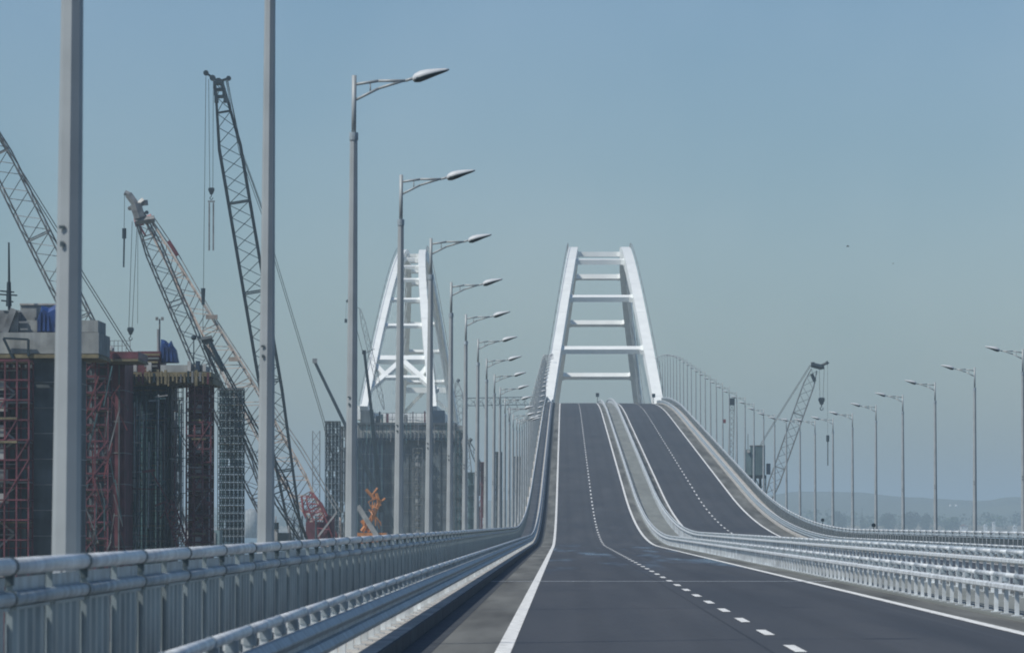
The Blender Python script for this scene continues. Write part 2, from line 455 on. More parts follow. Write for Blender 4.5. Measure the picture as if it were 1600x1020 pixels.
guard(GX['m2'], 90, 1120, .05, 'second median guard rail, just beyond the nearest one, beside the opposite carriageway', -1, False, 1.0)
guard(GX['r'], 180, 1120, .16, 'guard rail on the far side of the opposite carriageway, in front of the right parapet', -1, True, .74)

# ------------------------------------------------------------------ street lamps
LH = 9.9
def make_lamp(sgn, label, loc, group):
    t = thing('street_lamp', label, 'street lamp', (0, 0, 0), group)
    n = 8; tw = 0.0
    zsz = [(0, .122), (8.75, .070)]
    rings = [[(r*math.cos(2*math.pi*(i+.08)/n), r*math.sin(2*math.pi*(i+.08)/n), z) for i in range(n)] for z, r in zsz]
    part('pole', MB().loft(rings), 'pole', t)
    part('pole_collar', MB().bar((0, 0, 8.7), (0, 0, 8.84), .085, 12), 'galv_dark', t)
    part('base_plate', MB().box(-.22, .22, -.22, .22, 0, .03), 'galv', t)
    part('mark_band', MB().box(-.075, -.03, -.106, -.09, 3.94, 3.965).box(-.065, -.035, -.108, -.09, 3.80, 3.84), 'sleeve', t)
    part('access_door', MB().box(-.105, -.03, -.116, -.104, .9, 1.35), 'galv', t)
    part('mast_tube', MB().bar((0, 0, 8.75), (0, 0, LH), .045, 12), 'pole', t, True)
    a = MB()
    pts = [(0, 8.3+1.43), (.45, 8.3+1.50), (.95, 8.3+1.505), (1.12, 8.3+1.56)]
    for p, q in zip(pts, pts[1:]): a.bar((sgn*p[0], 0, p[1]), (sgn*q[0], 0, q[1]), .028, 8)
    part('arm', a, 'pole', t, True)
    b = MB()
    pts = [(0, 8.3+1.13), (.45, 8.3+1.36), (.9, 8.3+1.50)]
    for p, q in zip(pts, pts[1:]): b.bar((sgn*p[0], 0, p[1]), (sgn*q[0], 0, q[1]), .026, 8)
    b.bar((sgn*.30, 0, 8.3+1.30), (sgn*.30, 0, 8.3+1.48), .014, 6)
    part('brace', b, 'pole', t, True)
    # head: a flattened shell that rises outward
    L = .68; rings = []
    x0, z0 = 1.08, 8.3+1.55
    for u, w, up, dn in ((0, .05, .045, .05), (.06, .10, .10, .09), (.2, .135, .135, .11), (.4, .15, .13, .09), (.65, .13, .095, .055), (.88, .08, .055, .03), (1., .03, .02, .012)):
        cx = x0+u*L; cz = z0+u*.165; rr = []
        for i in range(14):
            an = 2*math.pi*i/14; s, c = math.sin(an), math.cos(an)
            rr.append((sgn*cx, w*c, cz+(up*.8 if s > 0 else dn*.88)*s))
        rings.append(rr if sgn > 0 else rr[::-1])
    part('lamp_head', MB().loft(rings), 'lamp', t, True)
    hd = t.children[-1]
    # glass underside, sunk slightly proud below
    rings = []
    for u, w, dn in ((.05, .09, .085), (.2, .135, .11), (.4, .15, .09), (.65, .13, .055), (.88, .08, .03), (.98, .035, .014)):
        cx = x0+u*L; cz = z0+u*.165; rr = []
        for i in range(9):
            an = math.pi+math.pi*i/8; s, c = math.sin(an), math.cos(an)
            rr.append((sgn*cx, w*c*1.03, cz+dn*.88*s*1.06-.004))
        rr.append((sgn*cx, 0, cz-.003))
        rings.append(rr if sgn > 0 else rr[::-1])
    g = MB().loft(rings).mesh('lamp_glass', 'lens', (0, 0, 0), True)
    lg = obj('lamp_glass', g, hd)
    t.location = loc
    return t
ordn = ['first', 'second', 'third', 'fourth', 'fifth', 'sixth', 'seventh', 'eighth', 'ninth', 'tenth', 'eleventh', 'twelfth', 'thirteenth', 'fourteenth', 'fifteenth', 'sixteenth', 'seventeenth', 'eighteenth', 'nineteenth', 'twentieth']
gl = 'street lamps behind the left parapet'
first = None
for k in range(42):
    y = 37.8+25.35*k
    if y > 1110: break
    if k == 0: lab = 'thickest lamp pole, its top out of frame, at the far left behind the parapet'
    elif k == 1: lab = 'second lamp pole from the left, its top out of frame, by the dark crane boom'
    elif k == 2: lab = 'tallest lamp with its head in view, left of the white rail arch'
    elif k < 18: lab = '%s street lamp head from the near end of the left row' % ordn[k-2]
    else: lab = 'one of the small far lamps crowding together along the left parapet as it climbs'
    loc = (POLE_L, y, zd(POLE_L, y)-.01)
    if first is None: first = make_lamp(1, lab, loc, gl); first.rotation_euler = (0, R(.42), 0)
    else: copy_thing(first, loc, lab, (R(rnd(-.12, .12)), R(.42+rnd(-.12, .12)), 0))
gr = 'street lamps behind the right parapet'
first = None
for k in range(40):
    y = 224.5+26.5*k
    if y > 1110: break
    if k == 0: lab = 'rightmost street lamp, its pole cut by the right edge of the frame'
    elif k < 18: lab = '%s street lamp of the right row, counted from the right edge' % ordn[k]
    else: lab = 'one of the small far lamps following the right parapet up the ramp'
    loc = (POLE_R, y, zd(POLE_R, y)+.02)
    if first is None: first = make_lamp(-1, lab, loc, gr)
    else: copy_thing(first, loc, lab, (R(rnd(-.12, .12)), R(rnd(-.2, .2)), R(rnd(-3, 3))))

# ------------------------------------------------------------------ arches
def arch_z(u, zb, rise): return zb+rise*(1-u*u)
def box_along(mb, pts, wx, hn):
    """box section of width wx in X and height hn normal to path (path in YZ with X)"""
    rings = []
    for i, p in enumerate(pts):
        a = Vector(pts[max(0, i-1)]); b = Vector(pts[min(len(pts)-1, i+1)])
        d = (b-a).normalized(); nrm = Vector((1, 0, 0)).cross(d)
        if nrm.z < 0: nrm = -nrm
        nrm.normalize(); lx = d.cross(nrm).normalized()
        if lx.x < 0: lx = -lx
        p = Vector(p)
        rings.append([p-lx*wx/2-nrm*hn/2, p+lx*wx/2-nrm*hn/2, p+lx*wx/2+nrm*hn/2, p-lx*wx/2+nrm*hn/2])
    mb.loft(rings)

AYC, AH = 1155., 114.
def arch(name, label, xc, zdeck, ztop, hb, ht, w, h, struts, portal, hang_to, zfoot, hang_n, strut_a, strut_b, hang_r, ext):
    t = thing(name, label, 'arch', (xc, AYC-AH, zdeck))
    rise = ztop-zdeck
    def P3(s, u):
        z = arch_z(u, zdeck, rise)
        f = (z-zdeck)/rise
        return Vector((xc+s*(hb+(ht-hb)*f), AYC+u*AH, z))
    for s in (-1, 1):
        pts = [P3(s, -1.0-d) for d in ext]+[P3(s, -1+2*i/40) for i in range(41)]+[P3(s, 1+d) for d in ext[::-1]]
        mb = MB(); box_along(mb, pts, w, h)
        rib = part('arch_rib', mb, 'white', t)
        pj = MB(); n0 = len(ext)
        for i in range(n0, len(pts)-n0, 3):
            d = (pts[min(i+1, len(pts)-1)]-pts[max(i-1, 0)]).normalized()
            box_along(pj, [pts[i]-d*.06, pts[i]+d*.06], w+.05, h+.05)
        part('plate_joints', pj, 'joint', t)
        # maintenance rail on the outer edge of the rib
        mr = MB()
        q = [p+Vector((s*w*.62, -.3*(1 if i < 21 else -1), h*.5+.9)) for i, p in enumerate(pts[len(ext):len(pts)-len(ext)])]
        for i in range(len(q)-1):
            mr.bar(q[i], q[i+1], .07, 3)
            mr.bar(q[i], q[i]-Vector((0, 0, 1.2)), .05, 3)
        part('maintenance_rail', mr, 'greysteel', t)
    for u in struts:
        a, b = P3(-1, u), P3(1, u)
        tg = (P3(1, u+.01)-P3(1, u-.01)); tg.x = 0; tg.normalize()
        nr = Vector((0, -tg.z, tg.y))
        if nr.z < 0: nr = -nr
        aa, bb = strut_a/2, strut_b/2
        mb = MB(); x0, x1 = a.x+w*.44, b.x-w*.44
        hx = .9
        rings = []
        for x, k in ((x0, 1.7), (x0+hx, 1.), (x1-hx, 1.), (x1, 1.7)):
            c = Vector((x, a.y, a.z))
            rings.append([c-tg*aa*k-nr*bb, c+tg*aa*k-nr*bb, c+tg*aa*k+nr*bb, c-tg*aa*k+nr*bb])
        mb.loft(rings)
        part('cross_strut', mb, 'white', t)
    for s in (-1, 1):
        mb = MB()
        for i in range(1, hang_n):
            u = -.93+1.86*i/hang_n
            p = P3(s, u)
            for k in (-1, 1):
                yy = p.y+k*(p.z-hang_to(p.y))*.42
                yy = max(AYC-AH*.95, min(AYC+AH*.95, yy))
                x = xc+s*(hb-.2)
                mb.bar(p, (x, yy, hang_to(yy)), hang_r, 3)
        part('hangers', mb, 'galv_dark', t)
    return t, P3

def zroad(y): return prof(y)
t, P3 = arch('road_arch', 'white steel arch with ladder-like cross struts, straddling the road at the crest of the ramp', 8.5,
             28.0, 66.4, 11.8, 6.1, 2.15, 3.0, [-.83, -.60, -.31, 0, .31, .60, .83], False, lambda y: prof(y)-.5, 0, 14, 1.6, 1.15, .03, (.16, .08))
t, P3 = arch('railway_arch', 'left white steel arch with an X-braced portal, standing on dark piers beyond the cranes', -35.9,
             26.0, 66.0, 7.5, 2.25, 1.65, 2.6, [-.71, -.585, -.46, -.345, -.24, -.12, 0, .12, .24, .345, .46, .585, .71, .83], True, lambda y: 27.0, 0, 18, 1.15, .7, .035, ())
# portal of the railway arch, lying in the sloping plane of the ribs
def on_arch(px, py):
    lo, hi = -1.0, -.3
    for _ in range(40):
        u = (lo+hi)/2; p = P3(1, u)
        if 818-(p.z-CAMH)*FPX/p.y > py: lo = u
        else: hi = u
    return Vector(((px-881)*p.y/FPX, p.y, p.z)), u
def obar(p, q, u, wt, wn):
    tg = (P3(1, u+.01)-P3(1, u-.01)); tg.x = 0; tg.normalize(); nr = Vector((0, -tg.z, tg.y))
    if nr.z < 0: nr = -nr
    d = (q-p).normalized(); sd_ = d.cross(nr).normalized()
    return MB().loft([[c-sd_*wt/2-nr*wn/2, c+sd_*wt/2-nr*wn/2, c+sd_*wt/2+nr*wn/2, c-sd_*wt/2+nr*wn/2] for c in (p, q)])
for (p, q, wt, wn, nm) in (((577, 562), (672, 562), 1.9, 1.2, 'portal_beam'), ((574, 611), (626, 566), 1.25, 1.0, 'portal_brace'), ((682, 611), (630, 566), 1.25, 1.0, 'portal_brace'),
                       ((583, 568), (604, 590), 1.1, .9, 'portal_brace'), ((673, 568), (655, 590), 1.1, .9, 'portal_brace'), ((600, 590), (660, 590), 1.0, .7, 'portal_brace')):
    (a, u), (b, u2) = on_arch(*p), on_arch(*q)
    part(nm, obar(a, b, (u+u2)/2, wt, wn), 'white', t)
# far portal
a, b = P3(-1, .86), P3(1, .86)
part('portal_beam', MB().box(a.x+.5, b.x-.5, a.y-.8, a.y+.8, a.z-.7, a.z+.7), 'white', t)
for sx in (-1, 1):
    p, q = P3(sx, .95), P3(0, .86)
    part('portal_brace', MB().bar((p.x, p.y, p.z), (-36.2, q.y, a.z), .6, 4), 'white', t)
# side girders and cross beams of the railway span
for s in (-1, 1):
    part('tie_girder', MB().box(-36.2+s*8-.7, -36.2+s*8+.7, AYC-AH, AYC+AH, 24.2, 27.2), 'white', t)
mb = MB()
for i in range(29):
    y = AYC-AH+4+i*8.
    mb.box(-36.2-7.3, -36.2+7.3, y-.3, y+.3, 24.4, 25.6)
part('cross_beams', mb, 'white', t)
# piers of road arch are below the deck
for yy in (AYC-AH-3, AYC+AH+3):
    for xx in (-3.6, 20.6):
        pass

# ------------------------------------------------------------------ lattice cranes
def lattice(mb_ch, mb_la, foot, head, w, d, taper_f, taper_h, rc, rl, bay, side=(1, 0, 0), wf=.25, wh=.3):
    """square lattice boom; w across side axis, d across the other; tapers at both ends"""
    foot, head = Vector(foot), Vector(head); ax = head-foot; L = ax.length; ax.normalize()
    sx = Vector(side); sx = (sx-ax*sx.dot(ax)).normalized(); sy = ax.cross(sx).normalized()
    def sc(t):
        if t < taper_f: return wf+(1-wf)*t/taper_f
        if t > L-taper_h: return wh+(1-wh)*(L-t)/taper_h
        return 1.
    def pt(t, i):
        a, b = ((-1, -1), (1, -1), (1, 1), (-1, 1))[i]
        k = sc(t)
        return foot+ax*t+sx*a*w/2*k+sy*b*d/2*k
    n = max(4, int(L/bay)); ts = [L*i/n for i in range(n+1)]
    brk = [0, taper_f, L-taper_h, L]
    for i in range(4):
        for a, b in zip(brk, brk[1:]):
            mb_ch.bar(pt(a, i), pt(b, i), rc, 4)
    for j in range(n):
        for f in range(4):
            g = (f+1) % 4
            if j % 2: mb_la.bar(pt(ts[j], f), pt(ts[j+1], g), rl, 3)
            else: mb_la.bar(pt(ts[j], g), pt(ts[j+1], f), rl, 3)
        if j % 6 == 5:
            for f in range(4):
                mb_ch.bar(pt(ts[j], f), pt(ts[j], (f+1) % 4), rc*.8, 4)
    return pt

def sheave_head(mb, p, s, sgn):
    p = Vector(p)
    mb.bar(p+Vector((0, -.5*s, 0)), p+Vector((0, .5*s, 0)), .55*s, 10)
    mb.bar(p+Vector((sgn*.9*s, -.4*s, .55*s)), p+Vector((sgn*.9*s, .4*s, .55*s)), .45*s, 10)
    mb.bar(p, p+Vector((sgn*1.9*s, 0, 1.3*s)), .22*s, 4)
    mb.bar(p+Vector((sgn*1.9*s, -.3*s, 1.3*s)), p+Vector((sgn*1.9*s, .3*s, 1.3*s)), .42*s, 8)
    mb.bar(p, p+Vector((-sgn*1.5*s, 0, .5*s)), .25*s, 4)
    mb.bar(p+Vector((-sgn*1.5*s, -.3*s, .5*s)), p+Vector((-sgn*1.5*s, .3*s, .5*s)), .38*s, 8)

def hook(t, ropes_top, hp, s, m='darksteel', drop=1.2):
    """ropes from the head to the block and the block itself"""
    hp = Vector(hp); mb = MB()
    for dx in (-.45, .45):
        mb.bar(Vector(ropes_top)+Vector((dx*s*1.2, 0, 0)), hp+Vector((dx*s*.8, 0, .6*s)), .045, 3)
    part('hoist_rope', mb, 'rope', t)
    b = MB()
    rings = []
    for z, w in ((.7, .35), (.6, .65), (.1, .72), (-.5, .45), (-.9, .3)):
        rings.append([hp+Vector((w*s*c, w*.5*s*e, z*s)) for c, e in ((-1, -1), (1, -1), (1, 1), (-1, 1))])
    b.loft(rings)
    b.bar(hp+Vector((0, 0, -.9*s)), hp+Vector((0, 0, -1.4*s)), .12*s, 6)
    for k in range(6):
        a0, a1 = R(90+k*50), R(90+(k+1)*50)
        c = hp+Vector((0, 0, -1.75*s))
        b.bar(c+Vector((math.cos(a0), 0, math.sin(a0)))*.35*s, c+Vector((math.cos(a1), 0, math.sin(a1)))*.35*s, .11*s, 6)
    part('hook_block', b, m, t)

def crawler_base(t, foot, m, s=1., sgn=1):
    """upper works behind the boom foot, on two crawler tracks standing on the embankment"""
    f = Vector(foot); g = -8.
    b = MB(); b.box(f.x-1.6*s, f.x+1.6*s, f.y-1, f.y+7*s, g+1.6, g+4.2*s); part('body', b, m, t)
    part('counterweight', MB().box(f.x-2.6*s, f.x+2.6*s, f.y+7*s+.02, f.y+9*s, g+1.8, g+4.0*s), 'darksteel', t)
    c = part('cab', MB().box(f.x+1.65*s, f.x+3.1*s, f.y-1.5, f.y+1.4, g+1.8, g+4.3), m, t)
    part('cab_window', MB().box(f.x+1.8*s, f.x+2.95*s, f.y-1.53, f.y-1.51, g+2.8, g+4.0), 'glass', t)
    for sx in (-1, 1):
        rings = []
        for xx in (sx*2.2*s, sx*3.3*s):
            rr = []
            for i in range(12):
                a = 2*math.pi*i/12
                rr.append((f.x+xx, f.y+2*s+math.cos(a)*.7+(3.5*s if math.cos(a) > 0 else -3.5*s), g+.72+math.sin(a)*.7))
            rings.append(rr)
        part('crawler_track', MB().loft(rings), 'darksteel', t)

def pend(t, pts, r=.06, m='rope', spread=.9):
    mb = MB()
    for dx in (-spread, spread):
        for p, q in zip(pts, pts[1:]):
            mb.bar(Vector(p)+Vector((dx, 0, 0)), Vector(q)+Vector((dx, 0, 0)), r, 3)
    part('pendant_line', mb, m, t)

def crane(label, foot_px, head_px, Y, Yh, w, m, ml, rc=.13, rl=.06, tf=9, th=9, bay=1.6, headm=None, hs=1., sgn=-1, wf=.3, wh=.32, base=True, d=None):
    foot = P(*foot_px, Y); head = P(*head_px, Yh)
    t = thing('crawler_crane', label, 'crane', (foot.x, foot.y+2, -8.), 'lattice boom cranes at the bridge works')
    ch, la = MB(), MB()
    lattice(ch, la, foot, head, w, d or w*.8, tf, th, rc, rl, bay, wf=wf, wh=wh)
    part('boom_chords', ch, m, t)
    part('boom_lacing', la, ml, t)
    hb = MB(); sheave_head(hb, head, hs, sgn); part('boom_head', hb, headm or m, t)
    if base: crawler_base(t, foot, m)
    # A-frame
    mbx = MB()
    for dx in (-1, 1):
        mbx.bar((foot.x+dx, foot.y+1, -5), (foot.x+dx*.8, foot.y+7, 2.5), .12, 4)
        mbx.bar((foot.x+dx, foot.y+8, -5), (foot.x+dx*.8, foot.y+7, 2.5), .12, 4)
    part('mast_frame', mbx, m, t)
    return t, foot, head

# big dark crane (tallest)
t, f, h = crane('tallest crane, dark blue-black lattice boom with twin pendant lines, foot behind the parapet', (465, 850), (340, 126), 620, 610, 2.75, 'darksteel', 'darksteel', .155, .06, 20, 8.5, 1.9, hs=.85, wf=.5, wh=.33)
hb = MB()
for i in range(3):
    hb.add([], [])
    p = P(340+i*1.9, 126+i*11, 609)
    hb.box(p.x-.65-.08*i, p.x+.65+.08*i, p.y-.6, p.y+.6, p.z-.3, p.z+.05)
    hb.box(p.x-.65-.08*i, p.x-.35, p.y-.6, p.y+.6, p.z-.9, p.z-.3); hb.box(p.x+.35, p.x+.65+.08*i, p.y-.6, p.y+.6, p.z-.9, p.z-.3)
part('head_section', hb, 'darksteel', t)
pend(t, [P(353, 124, 611), P(374, 236, 613), P(410, 335, 617), P(431, 410, 620), P(505, 655, 629), P(520, 720, 632)], .05, spread=.12)
pend(t, [P(353, 124, 611), P(377, 236, 613), P(413, 335, 617)], .035, spread=.05)
hook(t, P(328, 122, 608), P(329, 297, 608), .55)
sl = MB()
for dx in (-3.2, 3.2):
    sl.bar(P(329+dx, 316, 608), P(329+dx, 391, 608), .14, 4)
sl.bar(P(323.5, 314, 608), P(334.5, 314, 608), .14, 4)
part('sling_legs', sl, 'greysteel', t)
hr = MB().bar(P(320, 118, 608), P(317, 452, 608), .045, 3).bar(P(316.5, 475, 608), P(316.5, 520, 608), .05, 3)
part('whip_rope', hr, 'rope', t)
part('headache_weight', MB().bar(P(316.5, 450, 608), P(316.5, 476, 608), .3, 8, .2), 'darksteel', t)

# grey crane with whip hook
t, f, h = crane('grey lattice boom crane whose pale hammer-shaped head leans left over the scaffolded piers', (436, 856), (216, 335), 590, 570, 1.95, 'greysteel', 'greysteel', .12, .055, 12, 5, 1.5, headm='greysteel', hs=.6, wh=.55)
hb = MB()
for p, q, r in (((217, 340), (210, 318), .75), ((210, 318), (199, 303), .5), ((200, 303), (193, 300), .35), ((212, 322), (224, 312), .45), ((225, 312), (226, 320), .35), ((210, 345), (240, 341), .45)):
    hb.bar(P(*p, 569), P(*q, 569), r, 6)
part('jib_head', hb, 'greysteel', t)
hr = MB().bar(P(193, 302, 569), P(192.5, 358, 569), .04, 3)
part('whip_rope', hr, 'rope', t)
part('headache_weight', MB().bar(P(192.5, 356, 569), P(192.5, 372, 569), .26, 8).bar(P(192.5, 372, 569), P(191.8, 417, 569), .11, 6), 'darksteel', t)
hook(t, P(209, 345, 569), P(203, 516, 569), .55)
mb = MB().bar(P(214, 345, 569), P(214, 505, 569), .035, 3)
part('hoist_rope', mb, 'rope', t)

# red and tan crane behind it
t, f, h = crane('crane with a faded tan lattice boom, red sheave head and red lower section', (518, 850), (230, 345), 640, 655, 3.0, 'tan', 'tan', .12, .065, 10, 26, 1.5, headm='red', hs=.5, wh=.25)
hb = MB()
for p, q, r in (((209, 347), (222, 344), .7), ((222, 344), (236, 338), .5), ((214, 348), (226, 368), .16)):
    hb.bar(P(*p, 654), P(*q, 654), r, 6)
part('red_head_plate', hb, 'red', t)
part('red_boom_splice', MB().bar(P(262, 376, 654), P(276, 399, 654), .3, 6), 'red', t)
pend(t, [P(236, 338, 655), P(270, 388, 655), P(330, 492, 650), P(400, 598, 646), P(470, 700, 642), P(530, 800, 640)], .09, spread=.25, m='greysteel')
for px in ((330, 494), (366, 560)):
    part('pendant_spreader', MB().box(P(px[0]-9, px[1]+3, 649).x, P(px[0]+9, px[1], 649).x, 648.6, 649.4, P(*px, 649).z-.35, P(*px, 649).z+.2), 'tan', t)
# maroon foot section of the tan boom
ch, la = MB(), MB()
lattice(ch, la, P(516, 850, 636), P(478, 772, 636), 2.6, 2.0, 1, 2, .16, .09, 1.0, wf=.8, wh=.5)
part('boom_foot_section', ch.add(la.v, la.f), 'red', t)

# dark crane iii (jib head near the scaffold corner)
t, f, h = crane('dark crane with a slender boom whose head sits just right of the blue tarpaulin heap', (478, 850), (322, 535), 560, 548, 2.2, 'darksteel', 'greysteel', .12, .05, 8, 20, 1.5, hs=.45, wh=.35)
hb = MB()
for p, q, r in (((314, 531), (331, 528), .38), ((327, 533), (340, 560), .3), ((320, 540), (348, 580), .16), ((338, 556), (346, 573), .35)):
    hb.bar(P(*p, 547), P(*q, 547), r, 6)
part('jib_head', hb, 'darksteel', t)

# far left crane leaving the frame
t, f, h = crane('brownish grey lattice boom leaving the frame at the left edge behind the thick lamp pole', (300, 856), (-60, 130), 480, 470, 2.35, 'greysteel', 'greysteel', .11, .05, 10, 8, 1.5, hs=.6)
pend(t, [P(-60, 118, 470), P(0, 219, 472), P(95, 371, 475), P(130, 432, 477), P(203, 548, 478), P(330, 760, 480)], .055, spread=.15)

# right-hand crane
YR_ = 900
foot, head = P(1193, 800, YR_), P(1272, 578, YR_)
t = thing('crawler_crane', 'grey crane with a leaning lattice boom and hanging hook, right of the road', 'crane', (foot.x, foot.y, -12), 'lattice boom cranes at the bridge works')
ch, la = MB(), MB()
lattice(ch, la, foot, head, 2.0, 1.8, 6, 3, .12, .05, 1.7, wf=.4, wh=.55)
part('boom_chords', ch, 'greysteel', t); part('boom_lacing', la, 'greysteel', t)
hb = MB()
for p, q, r in (((1268, 570), (1284, 574), .55), ((1278, 573), (1293, 567), .28), ((1270, 566), (1270, 572), .4), ((1284, 570), (1285, 577), .45), ((1291, 565), (1294, 569), .3), ((1268, 584), (1273, 596), .35)):
    hb.bar(P(*p, YR_-1), P(*q, YR_-1), r, 6)
part('boom_head', hb, 'darksteel', t)
pend(t, [P(1267, 570, YR_), P(1232, 625, YR_), P(1196, 682, YR_), P(1165, 740, YR_)], .07, spread=.12)
hook(t, P(1284, 575, YR_-1), P(1283.5, 626, YR_-1), .85)
part('whip_rope', MB().bar(P(1293, 569, YR_-1), P(1293, 680, YR_-1), .03, 3).bar(P(1293, 690, YR_-1), P(1293, 727, YR_-1), .12, 4), 'rope', t)
part('headache_weight', MB().bar(P(1293, 680, YR_-1), P(1293, 690, YR_-1), .3, 8), 'darksteel', t)
part('body', MB().box(foot.x-3.4, foot.x-.2, YR_-2.5, YR_+4, -9, foot.z-.3), 'cabin', t)
part('barge_hull', MB().box(foot.x-16, foot.x+14, YR_-9, YR_+9, -13, -9.1), 'darksteel', t)

# grey-green cabin on a dark frame
YB = 860
def bx(x0, x1, y0, y1, Y, D): a, b = P(x0, y1, Y), P(x1, y0, Y); return MB().box(a.x, b.x, Y, Y+D, a.z, b.z)
t = thing('work_cabin', 'grey-green box cabin on a dark steel frame rising behind the right parapet', 'cabin', P(1180, 800, YB))
part('wall_panel', bx(1163, 1172.5, 702, 742, YB+.02, 3.0), 'cabin', t)
part('wall_panel', bx(1172.7, 1195, 697, 742, YB, 3.4), 'cabin', t)
mb = MB()
for i in range(8):
    a = P(1173.5+i*2.9, 741, YB-.05); b = P(1173.5+i*2.9, 698, YB-.05); mb.bar(a, b, .05, 4)
part('rib', mb, 'cabin', t)
part('roof', bx(1172, 1195.5, 695.5, 697, YB-.1, 3.6), 'greysteel', t)
part('platform', bx(1160, 1197, 742, 747, YB-.3, 4.2), 'darksteel', t)
part('control_box', bx(1197.5, 1203.5, 724, 741, YB, 1.4), 'navy', t)
part('hand_wheel', MB().bar(P(1169, 705, YB-.4), P(1169, 705, YB-.1), .3, 10), 'lightbits', t)
for x in (1187.5, 1180, 1196):
    part('leg', MB().bar(P(x, 747, YB+.5), P(x, 900, YB+.5), .32 if x == 1187.5 else .13, 4), 'darksteel', t)
mb = MB()
for k in range(5):
    y = 747+k*16
    mb.bar(P(1180, y, YB+.5), P(1187.5, y+16, YB+.5), .1, 4); mb.bar(P(1196, y+8, YB+.5), P(1187.5, y+16, YB+.5), .08, 4)
part('brace', mb, 'darksteel', t)
part('antenna', MB().bar(P(1168.5, 702, YB+1), P(1168.5, 678, YB+1), .06, 4), 'darksteel', t)

# slender mast between the right lamps
YM = 980
t = thing('steel_mast', 'slim lattice mast with a dark block on top among the far right-hand lamps', 'mast', P(1143, 800, YM))
ch, la = MB(), MB()
lattice(ch, la, P(1139, 840, YM), P(1143.5, 632, YM), 1.0, 1.0, 1, 1, .08, .045, 1.1, wf=1, wh=1)
part('mast_chords', ch, 'greysteel', t); part('mast_lacing', la, 'greysteel', t)
part('mast_head', bx(1139, 1148, 622, 633, YM, 1.2), 'darksteel', t)
part('stay_rod', MB().bar(P(1151, 640, YM), P(1149, 760, YM), .08, 4), 'greysteel', t)
part('stay_joint', bx(1130, 1134, 655, 661, YM, .6), 'red', t)

# ------------------------------------------------------------------ pier works
def scaffold(name, label, x0, x1, Y, D, ytop, m, lifts, bays, r=.06, group='scaffold towers around the new piers', zbase=-8., net=None, ladder=False, deckm='timber', fill=.95):
    a, b = P(x0, ytop, Y), P(x1, ytop, Y); ztop = a.z
    t = thing(name, label, 'scaffolding', ((a.x+b.x)/2, Y, zbase), group)
    xs = [a.x+(b.x-a.x)*i/bays for i in range(bays+1)]
    for x in xs:
        for yy in (Y, Y+D):
            part('standard', MB().bar((x, yy, zbase), (x, yy, ztop), r, 4), m, t)
    zs = [ztop-i*(ztop+2.2)/lifts for i in range(lifts+1)]
    for k, z in enumerate(zs):
        mb = MB()
        for yy in (Y-.02, Y+D+.02): mb.bar((a.x, yy, z), (b.x, yy, z), r*.9, 4)
        for yy in (Y-.02, Y+D+.02): mb.bar((a.x, yy, z-.55), (b.x, yy, z-.55), r*.5, 3)
        for x in (a.x, b.x): mb.bar((x, Y, z), (x, Y+D, z), r*.9, 4)
        part('ledger', mb, m, t)
        if k % 2 == 0 or random.random() < .4:
            part('work_platform', MB().box(a.x, b.x, Y+.1, Y+D-.1, z-.22, z-.13), deckm if random.random() < .5 else 'greysteel', t)
    for k in range(lifts):
        i = k % bays
        if (k//bays) % 2: i = bays-1-i
        part('brace', MB().bar((xs[i], Y-.08, zs[k+1]), (xs[i+1], Y-.08, zs[k]), r*.75, 4), m, t)
    if net:
        mb = MB(); nb = bays*2
        for i in range(nb):
            u0, u1 = a.x+(b.x-a.x)*i/nb, a.x+(b.x-a.x)*(i+1)/nb
            for k in range(lifts):
                if random.random() < fill: mb.box(u0+.04, u1-.04, Y+D+.05, Y+D+.12, zs[k+1]+.05, zs[k]-.1)
        part('backing_panel', mb, net, t)
    if ladder:
        mb = MB(); xc = (a.x+b.x)/2; w = abs(b.x-a.x)*.22
        k = 0; z = zs[-1]
        while z < ztop-1.5:
            s = 1 if k % 2 else -1
            mb.bar((xc-s*w, Y+D*.5, z), (xc+s*w, Y+D*.5, z+1.45), .09, 4)
            mb.box(xc-w*1.2, xc+w*1.2, Y+D*.5-.3, Y+D*.5+.3, z+1.45, z+1.5)
            if random.random() < .8:
                xa = xc-w*rnd(.5, 1.3); xb = xc+w*rnd(.3, 1.2); za = z+rnd(.1, .4)
                part('landing_sheet', MB().box(xa, xb, Y+.12, Y+.15, za, za+rnd(.4, .95)), random.choice(['concrete', 'lightbits', 'concrete', 'greysteel']), t)
                if random.random() < .5:
                    part('toe_board', MB().box(xc-w*1.3, xc+w*1.4, Y-.1, Y-.06, z+1.3, z+1.45), 'timber', t)
            z += 1.6; k += 1
        part('stair_flight', mb, 'lightbits', t)
    return t, a, b, ztop

def shaft(name, label, x0, x1, Y, D, ytop, m, seams, ribs, group='new pier shafts on the embankment', rm=None):
    a, b = P(x0, ytop, Y), P(x1, ytop, Y)
    t = thing(name, label, 'pier', ((a.x+b.x)/2, Y, -8), group)
    zt = a.z; n = seams; hgt = (zt+8)/n
    for i in range(n):
        part('concrete_lift', MB().box(a.x, b.x, Y, Y+D, -8+i*hgt, -8+(i+1)*hgt-.06), m, t)
        part('pour_joint', MB().box(a.x-.05, b.x+.05, Y-.05, Y+D+.05, -8+(i+1)*hgt-.06, -8+(i+1)*hgt), 'concrete', t)
    for i in range(ribs):
        x = a.x+(b.x-a.x)*(i+.5)/ribs
        part('formwork_rib', MB().box(x-.06, x+.06, Y-.28, Y-.05, -8, zt-.1), rm or m, t)
    return t, a, b, zt

def slab(name, mbs, label, cat, group=None):
    base = mbs[0][1].v[0]
    t = thing(name, label, cat, base, group)
    for nm, mb, m in mbs: part(nm, mb, m, t)
    return t

